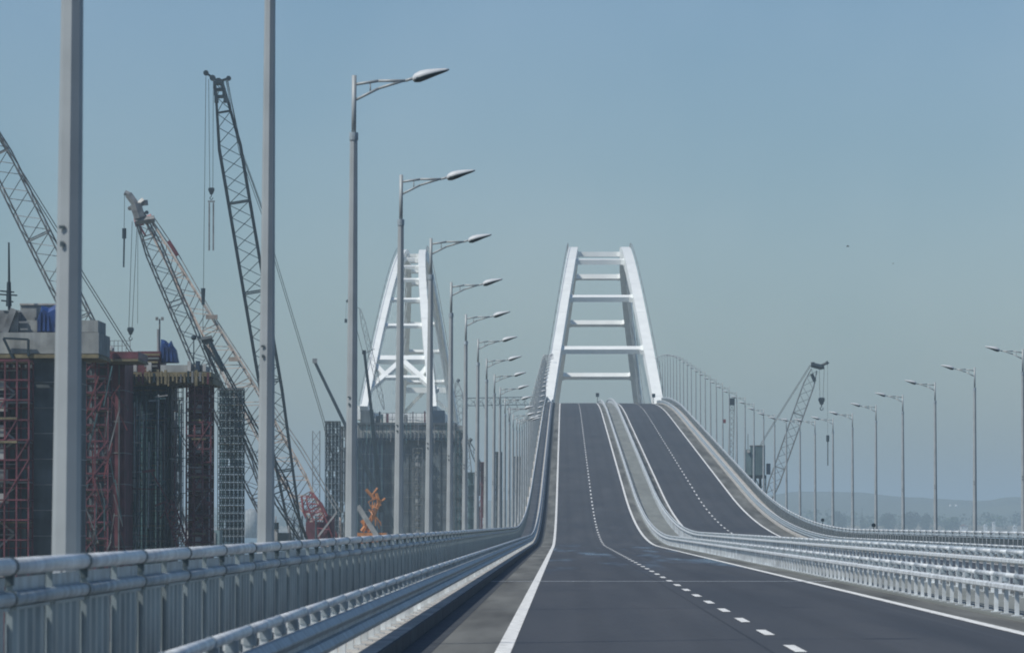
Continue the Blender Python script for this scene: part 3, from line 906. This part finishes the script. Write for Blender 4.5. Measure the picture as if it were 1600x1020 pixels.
# --- nearest pier at the far left
YA = 330
shaft('bridge_pier', 'dark concrete pier shaft with pale pour joints, left of the thick lamp pole', -60, 118, YA, 7, 556, 'concrete_dark', 12, 0)
t = slab('pier_cap', [
    ('cap_beam', bx(-60, 153, 519, 552, YA-.5, 8.2), 'concrete'),
    ('edge_board', bx(-60, 153, 553, 559, YA-.8, 8.8), 'timber'),
    ('cap_seat', bx(-60, 152, 500, 518.5, YA+1.2, 5.6), 'concrete')],
    'thick weathered concrete cap on the nearest pier, crossing behind the thick lamp pole', 'pier cap')
part('formwork_frame', MB().bar(P(4, 528, YA-.9), P(24, 570, YA-.9), .12, 4).bar(P(4, 528, YA-.9), P(43, 530, YA-.9), .1, 4).bar(P(43, 530, YA-.9), P(43, 556, YA-.9), .12, 4), 'darksteel', t)
t = slab('concrete_box', [('box_body', bx(30, 92, 475, 518, YA+2, 3), 'concrete'), ('top_rim', bx(29, 93, 473.5, 476, YA+1.9, 3.2), 'kerb')],
     'pale concrete block standing on the nearest pier cap', 'concrete block')
def tarp(label, pts, Y, D):
    """crumpled sheet heap: stacked jittered outlines extruded in depth"""
    n = len(pts); rings = []
    for k, (dy, sc) in enumerate(((0, .82), (D*.2, 1.), (D*.7, .97), (D, .75))):
        cx = sum(p[0] for p in pts)/n; cy = max(p[1] for p in pts)
        rings.append([P(cx+(p[0]-cx)*sc+rnd(-1, 1), cy+(p[1]-cy)*(sc+rnd(-.06, .06)), Y)+Vector((0, dy, 0)) for p in pts])
    mb = MB().loft(rings)
    t = thing('blue_tarpaulin', label, 'tarpaulin', P(pts[0][0], pts[0][1], Y), 'blue tarpaulins over site equipment')
    part('sheet', mb, 'tarp', t)
    for i in range(3):
        part('fold', MB().bar(P(pts[0][0]+4+i*7, max(p[1] for p in pts)-1, Y-.1), P(pts[0][0]+6+i*6, min(p[1] for p in pts)+12+3*i, Y-.02), .12, 4, .05), 'tarp', t)
tarp('dark blue tarpaulin sagging over gear on the nearest pier cap, left of the thick pole', [(56, 518), (55, 498), (60, 488), (62, 478), (74, 480), (84, 474), (95, 476), (97, 518)], YA+.6, 1.5)
# machine and mast at far left
t = thing('drilling_rig', 'dark mast with crossbars above a grey machine at the far left edge', 'rig', P(10, 520, YA))
part('mast', MB().bar(P(13, 520, YA+.8), P(11.5, 378, YA+.8), .13, 5, .06), 'darksteel', t)
part('mast_collar', MB().bar(P(12, 478, YA+.8), P(12, 440, YA+.8), .22, 6, .15), 'darksteel', t)
for y, w in ((455, 14), (460, 22), (470, 12), (487, 8)):
    part('crossbar', MB().bar(P(12-w, y-1, YA+.7), P(12+w*.6, y+1, YA+.7), .07, 4), 'darksteel', t)
part('body', bx(-30, 27, 484, 518.3, YA+.7, 2.2), 'greysteel', t)
mb = MB().bar(P(6, 520, YA+.4), P(20, 482, YA+.4), .3, 4).bar(P(25, 486, YA+.4), P(42, 486, YA+.4), .08, 4).bar(P(28, 503, YA+.4), P(44, 503, YA+.4), .08, 4).bar(P(30, 514, YA+.4), P(42, 514, YA+.4), .08, 4)
part('support_frame', mb, 'greysteel', t)

scaffold('scaffold_tower', 'maroon scaffold tower with pale stair flights at the extreme left edge', -50, 44, YA-3.5, 2.6, 562, 'maroon', 11, 5, .085, net='concrete_dark', ladder=True)
scaffold('scaffold_tower', 'maroon braced scaffold directly right of the thick lamp pole', 128, 168, YA+60, 3, 562, 'maroon', 13, 2, .1, net='concrete_dark')
shaft('bridge_pier', 'murky maroon-stained pier shaft between the thick pole and the silvery ladder', 128, 194, YA+66, 8, 560, 'maroon', 9, 4, rm='concrete_dark')
t = slab('pier_cap', [('cap_beam', bx(131, 215, 549, 560, YA+58, 9), 'maroon'), ('edge_board', bx(131, 215, 560.5, 564, YA+57.6, 9.6), 'timber')],
         'low dark cap with guard railings right of the thick lamp pole', 'pier cap')
mb = MB()
for i in range(9):
    x = 152+i*6.3; mb.bar(P(x, 549, YA+58.3), P(x, 531+rnd(-1, 2), YA+58.3), .035, 4)
for y in (532, 540): mb.bar(P(152, y, YA+58.3), P(203, y, YA+58.3), .03, 4)
part('hand_railing', mb, 'greysteel', t)
part('sack', MB().loft([[P(170+dx*s, 545+dy*s, YA+57)+Vector((0, d, 0)) for dx, dy in ((-6, 3), (-4, -3), (3, -5), (7, -2), (6, 4))] for s, d in ((.6, 0), (1, .3), (.7, .8))]), 'lightbits', t)

YC = 410
shaft('bridge_pier', 'teal formwork-clad pier with vertical ribs behind the silvery ladder', 196, 262, YC, 7, 600, 'teal', 8, 9, rm='teal')
shaft('bridge_pier', 'blue-grey formwork-clad pier narrow and just right of the teal pier', 258, 268, YC+1.5, 6, 600, 'concrete_dark', 8, 2, rm='teal')
scaffold('scaffold_tower', 'pale galvanised stair scaffold between the teal pier and the maroon tower', 268, 284, YC-3.5, 1.4, 602, 'greysteel', 15, 2, .045, ladder=True)
scaffold('scaffold_tower', 'maroon stair tower with pale landings forming the right end of the big scaffold block', 291, 329, YC-4, 3, 597, 'maroon', 14, 3, .1, net='maroon', ladder=True)
scaffold('scaffold_tower', 'dark teal scaffold bays hugging the teal pier', 200, 258, YC-3.6, 1.4, 606, 'navy', 12, 5, .06)
shaft('bridge_pier', 'dark shaft directly behind the maroon stair tower', 296, 326, YC+1, 5, 600, 'navy', 8, 3, rm='maroon')
# loose site pipework in front of the formwork
t = thing('shoring_frame', 'tangle of upright shoring pipes and short beams in front of the teal pier', 'shoring', P(240, 860, YC-7), None)
for i in range(34):
    x = rnd(196, 290); y0 = rnd(600, 700); y1 = rnd(y0+60, 870)
    part('shoring_pipe', MB().bar(P(x, y0, YC-6.2-rnd(0, 1)), P(x+rnd(-1.5, 1.5), y1, YC-6.2), rnd(.03, .07), 5), random.choice(['greysteel', 'galv_dark', 'teal', 'navy', 'maroon', 'teal']), t)
for i in range(40):
    x = rnd(196, 285); y = rnd(610, 850); w_ = rnd(6, 28)
    part('short_beam', MB().bar(P(x, y, YC-6.6), P(x+w_, y+rnd(-3, 3), YC-6.6), rnd(.03, .07), 4), random.choice(['greysteel', 'teal', 'maroon', 'darksteel', 'galv_dark', 'lightbits']), t)
t = thing('shoring_frame', 'maroon tangle of slanting props between the thick lamp pole and the silvery ladder', 'shoring', P(160, 860, YA+50), None)
for i in range(46):
    x = rnd(130, 190); y = rnd(570, 860); a = rnd(-25, 25)
    part('slanting_prop', MB().bar(P(x, y, YA+54), P(x+a, y+rnd(15, 70), YA+54.5), rnd(.03, .08), 4), random.choice(['maroon', 'maroon', 'darksteel', 'greysteel', 'teal', 'red']), t)
# silvery ladder
t = thing('access_ladder', 'thin silvery ladder running down the pier just right of the maroon bays', 'ladder', P(193, 860, YC-5))
mb = MB()
for dx in (-2, 2): part('rail', MB().bar(P(193+dx, 600, YC-5), P(193+dx, 900, YC-5), .035, 4), 'lightbits', t)
y = 603
while y < 880: mb.bar(P(191, y, YC-5), P(195, y, YC-5), .035, 4); y += 5.5
part('rungs', mb, 'lightbits', t)
# stacked formwork heads
t = slab('pier_cap', [
    ('lower_beam', bx(192, 332, 590, 600, YC-5, 11), 'timber'),
    ('middle_beam', bx(196, 329, 581, 588, YC-3.5, 9), 'timber'),
    ('cast_block', bx(250, 318, 570, 581, YC-2, 7), 'concrete'),
    ('left_block', bx(198, 214, 550, 581, YC-1, 6), 'navy'),
    ('dark_block', bx(214, 250, 548.5, 581, YC-1.2, 6), 'maroon')],
    'stepped pier top of yellowish formwork beams and concrete blocks under the blue tarpaulin', 'pier cap')
for i in range(22):
    x = 196+i*6; part('timber_joist', bx(x+rnd(-1, 1), x+rnd(1.5, 4), 580+rnd(-3, 5), 599+rnd(-4, 4), YC-5.6, .5), random.choice(['timber', 'darksteel', 'greysteel', 'timber', 'maroon']), t)
for i in range(5):
    part('stacked_form', bx(220+i*1.5, 248-i, 552+i*6, 555+i*6, YC-1.9, .6), 'greysteel' if i % 2 else 'timber', t)
for x in (204, 228, 292, 305, 316):
    part('clutter_board', bx(x, x+rnd(5, 9), 566+rnd(-3, 3), 580, YC-2.6, .5), random.choice(['lightbits', 'greysteel', 'navy']), t)
tarp('blue tarpaulin heap with a ragged peak on the stepped pier top', [(249, 566), (248, 545), (250, 529), (256, 531), (262, 537), (266, 530), (268, 538), (273, 545), (277, 566)], YC-1, 2.2)
t = thing('site_floodlight', 'slim site mast with twin floodlights, left of the blue tarpaulin heap', 'floodlight', P(248, 565, YC))
part('mast', MB().bar(P(248, 566, YC), P(248.5, 498, YC), .1, 6, .07), 'greysteel', t)
part('mast_sleeve', MB().bar(P(247, 566, YC), P(247, 514, YC), .16, 6), 'greysteel', t)
for x in (244, 252.5): part('flood_lamp', bx(x-2, x+2, 495, 500, YC-.2, .3), 'greysteel', t)
t = thing('site_beacon', 'dark ball beacon on a thin post above the maroon stair tower', 'beacon', P(302, 570, YC))
part('post', MB().bar(P(302, 571, YC), P(302, 530, YC), .05, 6), 'darksteel', t)
mb = MB()
rings = []
for k in range(7):
    a = math.pi*k/6-math.pi/2; c = P(302, 527, YC)
    rings.append([c+Vector((math.cos(a)*.24*math.cos(b*math.pi/5), math.cos(a)*.24*math.sin(b*math.pi/5), .24*math.sin(a))) for b in range(10)])
part('ball', mb.loft(rings), 'darksteel', t)
# small red lattice jib in front of the teal pier
t = thing('red_loader_crane', 'small rusty red lattice jib folded against the teal pier', 'crane', P(272, 860, YC-9))
ch = MB(); la = MB()
lattice(ch, la, P(292, 870, YC-8), P(262, 782, YC-8), .9, .9, .5, 1, .06, .04, .5, wf=.9, wh=.6)
ch.bar(P(262, 782, YC-8), P(236, 736, YC-8), .09, 4).bar(P(222, 737, YC-8), P(242, 734, YC-8), .14, 4).bar(P(242, 790, YC-8), P(262, 782, YC-8), .12, 4).bar(P(250, 810, YC-8), P(268, 786, YC-8), .08, 4)
part('jib', ch, 'maroon', t); part('lacing', la, 'red', t)

# free-standing green grey tower
YD = 520
scaffold('scaffold_tower', 'free-standing dark green-grey scaffold tower just right of the big scaffold block', 340, 379, YD, 2.7, 606, 'darksteel', 22, 6, .05, net='teal', fill=.98)
scaffold('scaffold_tower', 'dark scaffold tower left of the rail arch pier, behind the third lamp pole', 508, 531, 900, 3, 658, 'darksteel', 20, 4, .07, net='concrete_dark')
scaffold('scaffold_tower', 'grey companion tower directly beside the dark scaffold, partly behind the third lamp pole', 532, 547, 905, 3, 666, 'greysteel', 11, 2, .1, net='concrete_dark')
t = thing('lattice_mast', 'pale thin lattice mast standing just left of the dark far scaffold tower', 'mast', P(494, 840, 930))
ch, la = MB(), MB()
lattice(ch, la, P(494, 840, 930), P(494, 673, 930), 1.4, 1.4, 1, 1, .07, .05, 1.9, wf=1, wh=1)
part('mast_chords', ch, 'greysteel', t); part('mast_lacing', la, 'greysteel', t)

# --- pier group under the near end of the rail arch
YE = 1030
M_blue = 'navy'
shaft('arch_pier', 'navy blue formwork-clad pier under the left foot of the rail arch', 556, 600, YE, 12, 686.5, 'navy', 9, 7, rm='teal')
shaft('arch_pier', 'grey concrete pier between the two feet of the rail arch', 600, 676, YE+1, 12, 687, 'concrete_dark', 9, 5, rm='concrete_dark')
shaft('arch_pier', 'smooth grey pier under the right foot of the rail arch', 676.5, 722, YE, 12, 688.5, 'concrete_dark', 10, 2)
t = slab('pier_cap', [
    ('left_pedestal', bx(563, 580, 641, 664, YE+1, 8), 'concrete_dark'),
    ('right_pedestal', bx(676, 694, 641, 664, YE+1, 8), 'navy'),
    ('upper_slab', bx(558, 712, 660, 664, YE-.5, 12), 'concrete_dark'),
    ('mid_slab', bx(557, 724, 665, 684, YE, 12), 'concrete'),
    ('lower_slab', bx(556, 724, 684.5, 688, YE-.6, 13), 'navy')],
    'wide stepped cap carrying both feet of the rail arch', 'pier cap')
for i in range(26):
    x = 560+i*6.2; part('edge_prop', bx(x, x+1.2, 662+rnd(0, 3), 690+rnd(-4, 6), YE-1, .3), random.choice(['darksteel', 'greysteel', 'teal']), t)
for i in range(14):
    x = rnd(584, 672); part('site_clutter', bx(x, x+rnd(2, 7), 658-rnd(4, 17), 660, YE-.2+rnd(0, 8), 1), random.choice(['concrete', 'greysteel', 'maroon', 'lightbits', 'teal', 'darksteel']), t)
for i in range(10):
    x = 585+i*9.3; part('railing_post', MB().bar(P(x, 660, YE-.4), P(x, 645, YE-.4), .06, 4), 'darksteel', t)
part('hand_rail', MB().bar(P(582, 645, YE-.4), P(674, 645, YE-.4), .05, 4).bar(P(582, 652, YE-.4), P(674, 652, YE-.4), .05, 4), 'darksteel', t)
scaffold('scaffold_tower', 'pale-landing stair scaffold on the face of the grey pier between the arch feet', 645, 660, YE-2.5, 1.6, 700, 'greysteel', 10, 2, .06, ladder=True)
scaffold('scaffold_tower', 'ragged teal scaffold on the right flank of the rail arch piers', 712, 724, YE-3, 3, 672, 'teal', 10, 2, .09, net='navy')
for i, (x, y) in enumerate(((720, 676), (723, 690), (721, 716), (726, 712))):
    pass
t = slab('ragged_sheeting', [('sheet', MB().loft([[P(x, y, YE-4+d) for x, y in ((721, 690), (723, 684), (725, 690), (727, 694), (725, 699), (726, 708), (723, 704))] for d in (0, .2)]), 'lightbits')],
         'pale torn sheeting hanging on the right flank of the arch piers', 'sheeting')
# far steel things seen between the left lamps
scaffold('scaffold_tower', 'teal tower between the seventh and eighth left lamp poles', 726, 744, 1120, 4, 738, 'teal', 6, 2, .11, net='teal')
scaffold('scaffold_tower', 'dull red tower between the left lamp poles', 747, 759, 1160, 4, 722, 'red', 7, 2, .11, net='maroon')
scaffold('scaffold_tower', 'dark slim tower behind the left lamps, near the climbing parapet', 771, 784, 1240, 4, 706, 'darksteel', 8, 2, .11, net='concrete_dark')
scaffold('scaffold_tower', 'greyish far tower nearest to the climbing left parapet', 800, 815, 1450, 5, 713, 'greysteel', 8, 2, .13, net='concrete_dark')
# leaning far crane lattice beyond the arch
for (lab, fp, hp, Y, w, m) in (('pale grey lattice boom rising right of the rail arch between lamp poles', (738, 800), (714, 597), 1290, 2.2, 'greysteel'),
                               ('dark short jib leaning between the fifth and sixth lamp poles', (752, 735), (733, 690), 1200, 1.2, 'darksteel')):
    a, b = P(*fp, Y), P(*hp, Y)
    t = thing('crawler_crane', lab, 'crane', a, 'lattice boom cranes at the bridge works')
    ch, la = MB(), MB()
    lattice(ch, la, a, b, w, w, 2, 3, .14, .07, 1.8)
    part('boom_chords', ch, m, t); part('boom_lacing', la, 'greysteel', t)
    part('boom_head', MB().bar(b, b+Vector((.6, 0, .8)), .5, 6), 'darksteel', t)
# launching gantry behind the lamps
YG = 1500
t = thing('launching_gantry', 'hazy horizontal truss gantry beyond the left lamps, at the height of the crest', 'gantry', P(775, 800, YG))
ch, la = MB(), MB()
lattice(ch, la, P(722, 628, YG), P(838, 626, YG), 1.0, 2.4, 1, 1, .14, .08, 2.2, side=(0, 1, 0), wf=1, wh=1)
part('truss_chords', ch, 'darksteel', t); part('truss_lacing', la, 'greysteel', t)
part('lower_beam', MB().bar(P(792, 639, YG), P(838, 639, YG), .35, 4), 'lightbits', t)
for x in (796, 724):
    part('leg', MB().bar(P(x, 636, YG), P(x, 830, YG), .45, 4), 'greysteel', t)
mb = MB()
for i in range(8): mb.bar(P(728+i*13, 627, YG), P(731+i*13, 638, YG), .14, 3)
part('hanger', mb, 'greysteel', t)

# telescopic boom truck crane with orange body in front of the arch pier
t = thing('telescopic_crane', 'orange mobile crane with a dark telescopic boom in front of the navy pier', 'crane', P(585, 850, 760))
YT = 760
part('boom', MB().bar(P(596, 800, YT), P(580, 640, YT), .5, 4, .42), 'darksteel', t)
part('boom_section', MB().bar(P(580, 640, YT), P(569, 550, YT), .33, 4, .3), 'darksteel', t)
part('boom_head', bx(565.5, 571.5, 547, 553, YT-.3, .8), 'darksteel', t)
part('fly_line', MB().bar(P(567, 552, YT), P(545, 470, YT), .05, 3).bar(P(569, 552, YT), P(585, 545, YT), .05, 3), 'rope', t)
mb = MB()
for p, q, r in (((572, 764), (586, 780), .55), ((588, 770), (594, 790), .6), ((594, 780), (584, 806), .7), ((584, 806), (566, 830), .8), ((566, 812), (578, 830), .8), ((592, 786), (602, 778), .35), ((580, 775), (590, 762), .4)):
    mb.bar(P(*p, YT-3), P(*q, YT-3), r*.5, 5)
part('knuckle_boom', mb, 'orange', t)
mb = MB()
for i in range(16):
    mb.bar(P(568+rnd(0, 28), 775+rnd(0, 55), YT-3.6), P(568+rnd(0, 30), 770+rnd(0, 58), YT-3.2), .09, 4)
part('hose_and_stay', mb, 'orange', t)
part('outrigger', MB().bar(P(559, 790, YT-5), P(592, 842, YT-5), .55, 4), 'lightbits', t)
part('body', bx(556, 604, 832, 860, YT-4, 6), 'orange', t)
# second telescopic boom
t = thing('telescopic_crane', 'plain dark telescopic boom slanting behind the third lamp pole', 'crane', P(600, 850, 930))
part('boom', MB().bar(P(640, 870, 890), P(540, 665, 890), .65, 4, .5), 'darksteel', t)
part('boom_section', MB().bar(P(540, 665, 890), P(491, 564, 890), .42, 4, .38), 'darksteel', t)
part('boom_head', bx(488, 495, 560, 567, 889.5, .8), 'greysteel', t)
part('body', MB().box(P(640, 0, 890).x-2, P(640, 0, 890).x+3, 888, 896, -8, -4), 'greysteel', t)
# crossing cables near x 540..580 (far luffing crane)
t = thing('crawler_crane', 'thin far boom left of the rail arch, partly behind the third lamp pole', 'crane', P(600, 830, 980), 'lattice boom cranes at the bridge works')
ch, la = MB(), MB()
lattice(ch, la, P(600, 640, 980), P(562, 482, 980), .9, .9, 3, 3, .06, .04, 1.4)
part('boom_chords', ch, 'greysteel', t); part('boom_lacing', la, 'greysteel', t)
part('jib_tip', MB().bar(P(541, 469, 980), P(548, 474, 980), .3, 6).bar(P(548, 474, 980), P(562, 482, 980), .06, 3), 'darksteel', t)
part('hook_block', MB().bar(P(540, 498, 980), P(540, 504, 980), .3, 6), 'darksteel', t)
part('hoist_rope', MB().bar(P(541, 470, 980), P(540, 498, 980), .035, 3), 'rope', t)
# red crawler at the foot of booms
t = thing('red_machine', 'dull red site machine with a pale strut, low beside the crane feet', 'machine', P(500, 850, 600))
part('body', bx(478, 512, 815, 850, 600, 4), 'maroon', t)
ch = MB(); la = MB()
lattice(ch, la, P(514, 850, 600), P(484, 772, 600), 1.5, 1.2, 1, 1, .09, .06, .8, wf=.8, wh=.6)
part('boom_chords', ch, 'red', t); part('boom_lacing', la, 'red', t)
part('pale_strut', MB().bar(P(497, 838, 597), P(526, 800, 597), .16, 4), 'lightbits', t)
part('cab', bx(505, 522, 806, 850, 601, 3), 'maroon', t)
# site vehicles / containers by the booms, just over the parapet
t = thing('site_truck', 'dark truck with a small pale cab above the parapet, right of the second lamp pole', 'truck', P(436, 850, 560))
part('body', bx(434, 448, 832, 860, 560, 6), 'darksteel', t); part('cab', bx(426, 433.5, 826, 860, 560, 2.5), 'lightbits', t)
part('exhaust_stack', MB().bar(P(432, 826, 560), P(432, 816, 560), .3, 8), 'darksteel', t)
t = thing('storage_tank', 'pale hazy storage tank low between the scaffold tower and second lamp pole', 'tank', P(393, 830, 2600))
part('shell', MB().bar(P(393, 840, 2600), P(393, 798, 2600), 3.4, 20), 'concrete', t, True)
part('roof', MB().bar(P(393, 798, 2600), P(393, 794, 2600), 3.4, 20, .6), 'concrete', t)
t = thing('work_container', 'small teal site container low beside the maroon stair tower', 'container', P(336, 850, 480))
part('body', bx(331, 343, 828, 856, 480, 4), 'cabin', t); part('door', bx(333, 337, 831, 850, 479.9, .06), 'greysteel', t)

# small dark fittings on the right parapet
for x, y, Y in ((1251, 811, 395), (1343, 823, 330), (1202, 783, 520)):
    s = 1
    t = thing('parapet_light', {1251: 'small dark light on the right parapet where the rail starts to climb', 1343: 'small dark box light on the flat part of the right parapet before the tree line', 1202: 'small dark box light on the climbing right parapet under the work cabin'}[x], 'light', (PXR+.1, Y, zd(PXR, Y)+1.34))
    part('housing', MB().bar((PXR+.16, Y-.1, zd(PXR, Y)+1.66), (PXR+.16, Y+.1, zd(PXR, Y)+1.66), .15, 8), 'darksteel', t)
    part('stem', MB().bar((PXR+.16, Y, zd(PXR, Y)+1.2), (PXR+.16, Y, zd(PXR, Y)+1.5), .04, 6), 'darksteel', t)
for x, yy, lab in ((7.0, 1000, 'tiny dark signal on a post at the crest, at the start of the median'), (18.9, 1010, 'tiny dark signal beside the inner side of the arch right leg')):
    z = zd(x, yy)
    t = thing('road_signal', lab, 'signal', (x, yy, z))
    part('post', MB().bar((x, yy, z), (x, yy, z+1.4), .06, 6), 'darksteel', t)
    part('housing', MB().box(x-.35, x+.35, yy-.2, yy+.2, z+1.3, z+2.1), 'darksteel', t)

# ------------------------------------------------------------------ far shore
import mathutils.noise as mn
def ridge(name, Y, D, xs, hfun, m, z0=-12.5):
    mb = MB(); n = len(xs); rows = 7
    for j in range(rows):
        v = j/(rows-1)
        for x in xs:
            X = (x-881)*Y/FPX
            yy = Y+D*v
            h = hfun(x)*math.sin(math.pi*min(1, v*.5+.02)) if v < 1 else hfun(x)
            h *= 1+.08*mn.noise(Vector((X*.004, yy*.004, 3)))*(1-v)
            mb.v.append((X*(1+D*v/Y), yy, z0+(h+11)*1.0 if v > 0 else z0))
    for j in range(rows-1):
        for i in range(n-1):
            mb.f.append((j*n+i, j*n+i+1, (j+1)*n+i+1, (j+1)*n+i))
    o = struct(name, mb, m); return o
def hr(x):   # ridge height in m above the horizon level of the sea plane
    pts = [(-1500, 34), (0, 30), (300, 28), (420, 24), (800, 38), (1190, 44), (1260, 51), (1340, 49), (1420, 42), (1500, 38), (1545, 38), (1580, 42), (1700, 44), (2000, 36), (3200, 30)]
    for (a, ha), (b, hb) in zip(pts, pts[1:]):
        if a <= x <= b:
            u = (x-a)/(b-a); u = u*u*(3-2*u)
            h = ha+(hb-ha)*u
            return h*1.06+1.8*mn.noise(Vector((x*.02, 0, 0)))+.7*mn.noise(Vector((x*.11, 5, 0)))
    return 30
ridge('hills', 6600, 900, [-1500+12*i for i in range(392)], hr, 'hill')
ridge('shore_ground', 4700, 1800, [-1500+60*i for i in range(80)], lambda x: 2+3*mn.noise(Vector((x*.01, 9, 0))), 'land')
# tree masses at the shore: leaf clumps in crowns
def crown(mb, c, rx, rz, n):
    for i in range(n):
        while True:
            p = Vector((rnd(-1, 1), rnd(-1, 1), rnd(-1, 1)))
            if p.length < 1: break
        q = c+Vector((p.x*rx, p.y*rx, p.z*rz)); s = rnd(.12, .3)*rx
        a = [Vector((rnd(-1, 1), rnd(-1, 1), rnd(-1, 1)))*s for _ in range(3)]
        mb.add([q+a[0], q+a[1], q+a[2]], [(0, 1, 2)])
        mb.add([q-a[0], q+a[2], q-a[1]], [(0, 1, 2)])
wood = MB()
for i in range(420):
    x = rnd(-300, 1750); Y = rnd(4800, 5600)
    if 700 < x < 1180: continue
    c = P(x, 0, Y); bh = rnd(5, 9)*(1.2+1.0*mn.noise(Vector((x*.02, 2, 0))))
    base = -6
    crown(wood, Vector((c.x, Y, base+bh)), bh*.9, bh, 42)
o = obj('shore_wood', wood.mesh('shore_wood', 'leaf')); o['kind'] = 'stuff'
def tree(x, ytop, w, lab, cyp=False):
    Y = 4700; c = P(x, ytop, Y); zt = c.z; z0 = -9.
    t = thing('poplar_tree' if cyp else 'broadleaf_tree', lab, 'tree', (c.x, Y, z0), 'trees on the far shore')
    rw = w*Y/FPX/2
    tr = MB().bar((c.x, Y, z0), (c.x, Y, z0+(zt-z0)*.7), .7, 6, .25)
    for k in range(4): tr.bar((c.x, Y, z0+(zt-z0)*.35), (c.x+rnd(-.6, .6)*rw, Y+rnd(-2, 2), z0+(zt-z0)*.7), .3, 4, .1)
    part('trunk', tr, 'darksteel' if False else 'timber', t)
    cr_ = MB(); H = zt-z0
    for k in range(9 if not cyp else 6):
        u = k/(8 if not cyp else 5)
        cc = Vector((c.x+rnd(-.45, .45)*rw*(0 if cyp else 1.2), Y+rnd(-.4, .4)*rw, z0+H*(.35+.55*u*rnd(.8, 1)) if not cyp else z0+H*(.2+.7*u)))
        crown(cr_, cc, rw*(.62 if not cyp else (1-.6*u)), H*.24, 110)
    part('crown', cr_, 'leaf', t)
tree(1311, 799, 24, 'large rounded tree on the far shore, left of the pointed one')
tree(1346, 797, 10, 'narrow pointed tree on the far shore', True)
tree(1387, 802, 24, 'rounded shore tree between two right-hand lamps, right of the pointed one')
tree(1424, 801, 26, 'broad shore tree left of the widest tree group')
tree(1443, 803, 22, 'shore tree merging with its broad left neighbour')
tree(1486, 808, 24, 'lower pale-looking shore tree before the white houses')
tree(1519, 794, 8, 'tall slim shore tree above the white houses', True)
def house(x, yb, w, h, lab, gable=True):
    Y = 4600; a = P(x-w/2, yb, Y); b = P(x+w/2, yb-h, Y); D = 9
    t = thing('white_house', lab, 'house', (a.x, Y, a.z), 'white houses on the far shore')
    part('wall', MB().box(a.x, b.x, Y, Y+D, -9, b.z), 'wall', t)
    xc = (a.x+b.x)/2; zr = b.z+(b.x-a.x)*.3
    mb = MB().add([(a.x-.3, Y-.3, b.z), (b.x+.3, Y-.3, b.z), (xc, Y-.3, zr), (a.x-.3, Y+D+.3, b.z), (b.x+.3, Y+D+.3, b.z), (xc, Y+D+.3, zr)],
                  [(0, 1, 2), (3, 5, 4), (0, 3, 4, 1), (1, 4, 5, 2), (2, 5, 3, 0)])
    part('roof', mb, 'wall' if not gable else 'roof', t)
    for k in (.25, .7):
        xx = a.x+(b.x-a.x)*k
        part('window', MB().box(xx, xx+(b.x-a.x)*.14, Y-.06, Y-.01, b.z-1.9, b.z-.7), 'glass', t)
house(1505, 826, 11, 4, 'low white house with a peaked roof, left of the last full lamp pole')
house(1539, 823, 5, 3, 'smallest white house on the shore, right of the last full lamp pole', False)
house(1552, 822, 4, 6, 'tall narrow white house on the shore near the right edge', False)
house(1585, 826, 6, 4, 'white house nearest to the right edge of the frame', False)
for i, x in enumerate((1484, 1493)):
    Y = 6900; p = P(x, 790, Y)
    t = thing('radio_dome', 'left of the two pale specks high on the hillside' if i == 0 else 'right of the two pale specks high on the hillside', 'dome', (p.x, Y, p.z-3))
    rings = [[p+Vector((2*math.cos(a)*math.cos(b*math.pi/6), 2*math.cos(a)*math.sin(b*math.pi/6), 2.2*math.sin(a))) for b in range(12)] for a in (-.6, -.3, 0, .4, .8, 1.2, 1.5)]
    part('shell', MB().loft(rings), 'wall', t, True)

# birds
def bird(x, y, Y, s, lab):
    p = P(x, y, Y); t = thing('bird', lab, 'bird', p, 'birds in the sky')
    body = MB()
    rings = [[p+Vector((u*s, w*s*math.cos(b*math.pi/3), w*s*math.sin(b*math.pi/3))) for b in range(6)] for u, w in ((-.5, .02), (-.3, .1), (0, .14), (.3, .1), (.42, .06), (.55, .015))]
    body.loft(rings); part('body', body, 'bird', t)
    for sg in (-1, 1):
        part('wing', MB().add([p+Vector((-.15*s, 0, .05*s)), p+Vector((.2*s, 0, .05*s)), p+Vector((.1*s, sg*.5*s, .35*s)), p+Vector((-.1*s, sg*1.0*s, .2*s)), p+Vector((-.05*s, sg*.5*s, .30*s))], [(0, 1, 2, 4), (4, 2, 3)]), 'bird', t)
bird(1325, 385, 350, .26, 'dark speck of a bird in the open sky right of the road arch')
bird(1396, 412, 420, .16, 'smaller and fainter bird right of the darker one')

# ------------------------------------------------------------------ haze
hb = MB().box(-14000, 14000, -1500, 16000, -13.2, 96)
hm = bpy.data.materials.new('haze_air'); hm.use_nodes = True
hn, hl = hm.node_tree.nodes, hm.node_tree.links
hn.clear()
pv = hn.new('ShaderNodeVolumePrincipled')
pv.inputs['Color'].default_value = (.70, .90, 1, 1)
pv.inputs['Density'].default_value = HAZE_DENSITY
pv.inputs['Anisotropy'].default_value = 0
ho = hn.new('ShaderNodeOutputMaterial'); hl.new(pv.outputs[0], ho.inputs['Volume'])
o = obj('haze', hb.mesh('haze', hm)); o['kind'] = 'stuff'
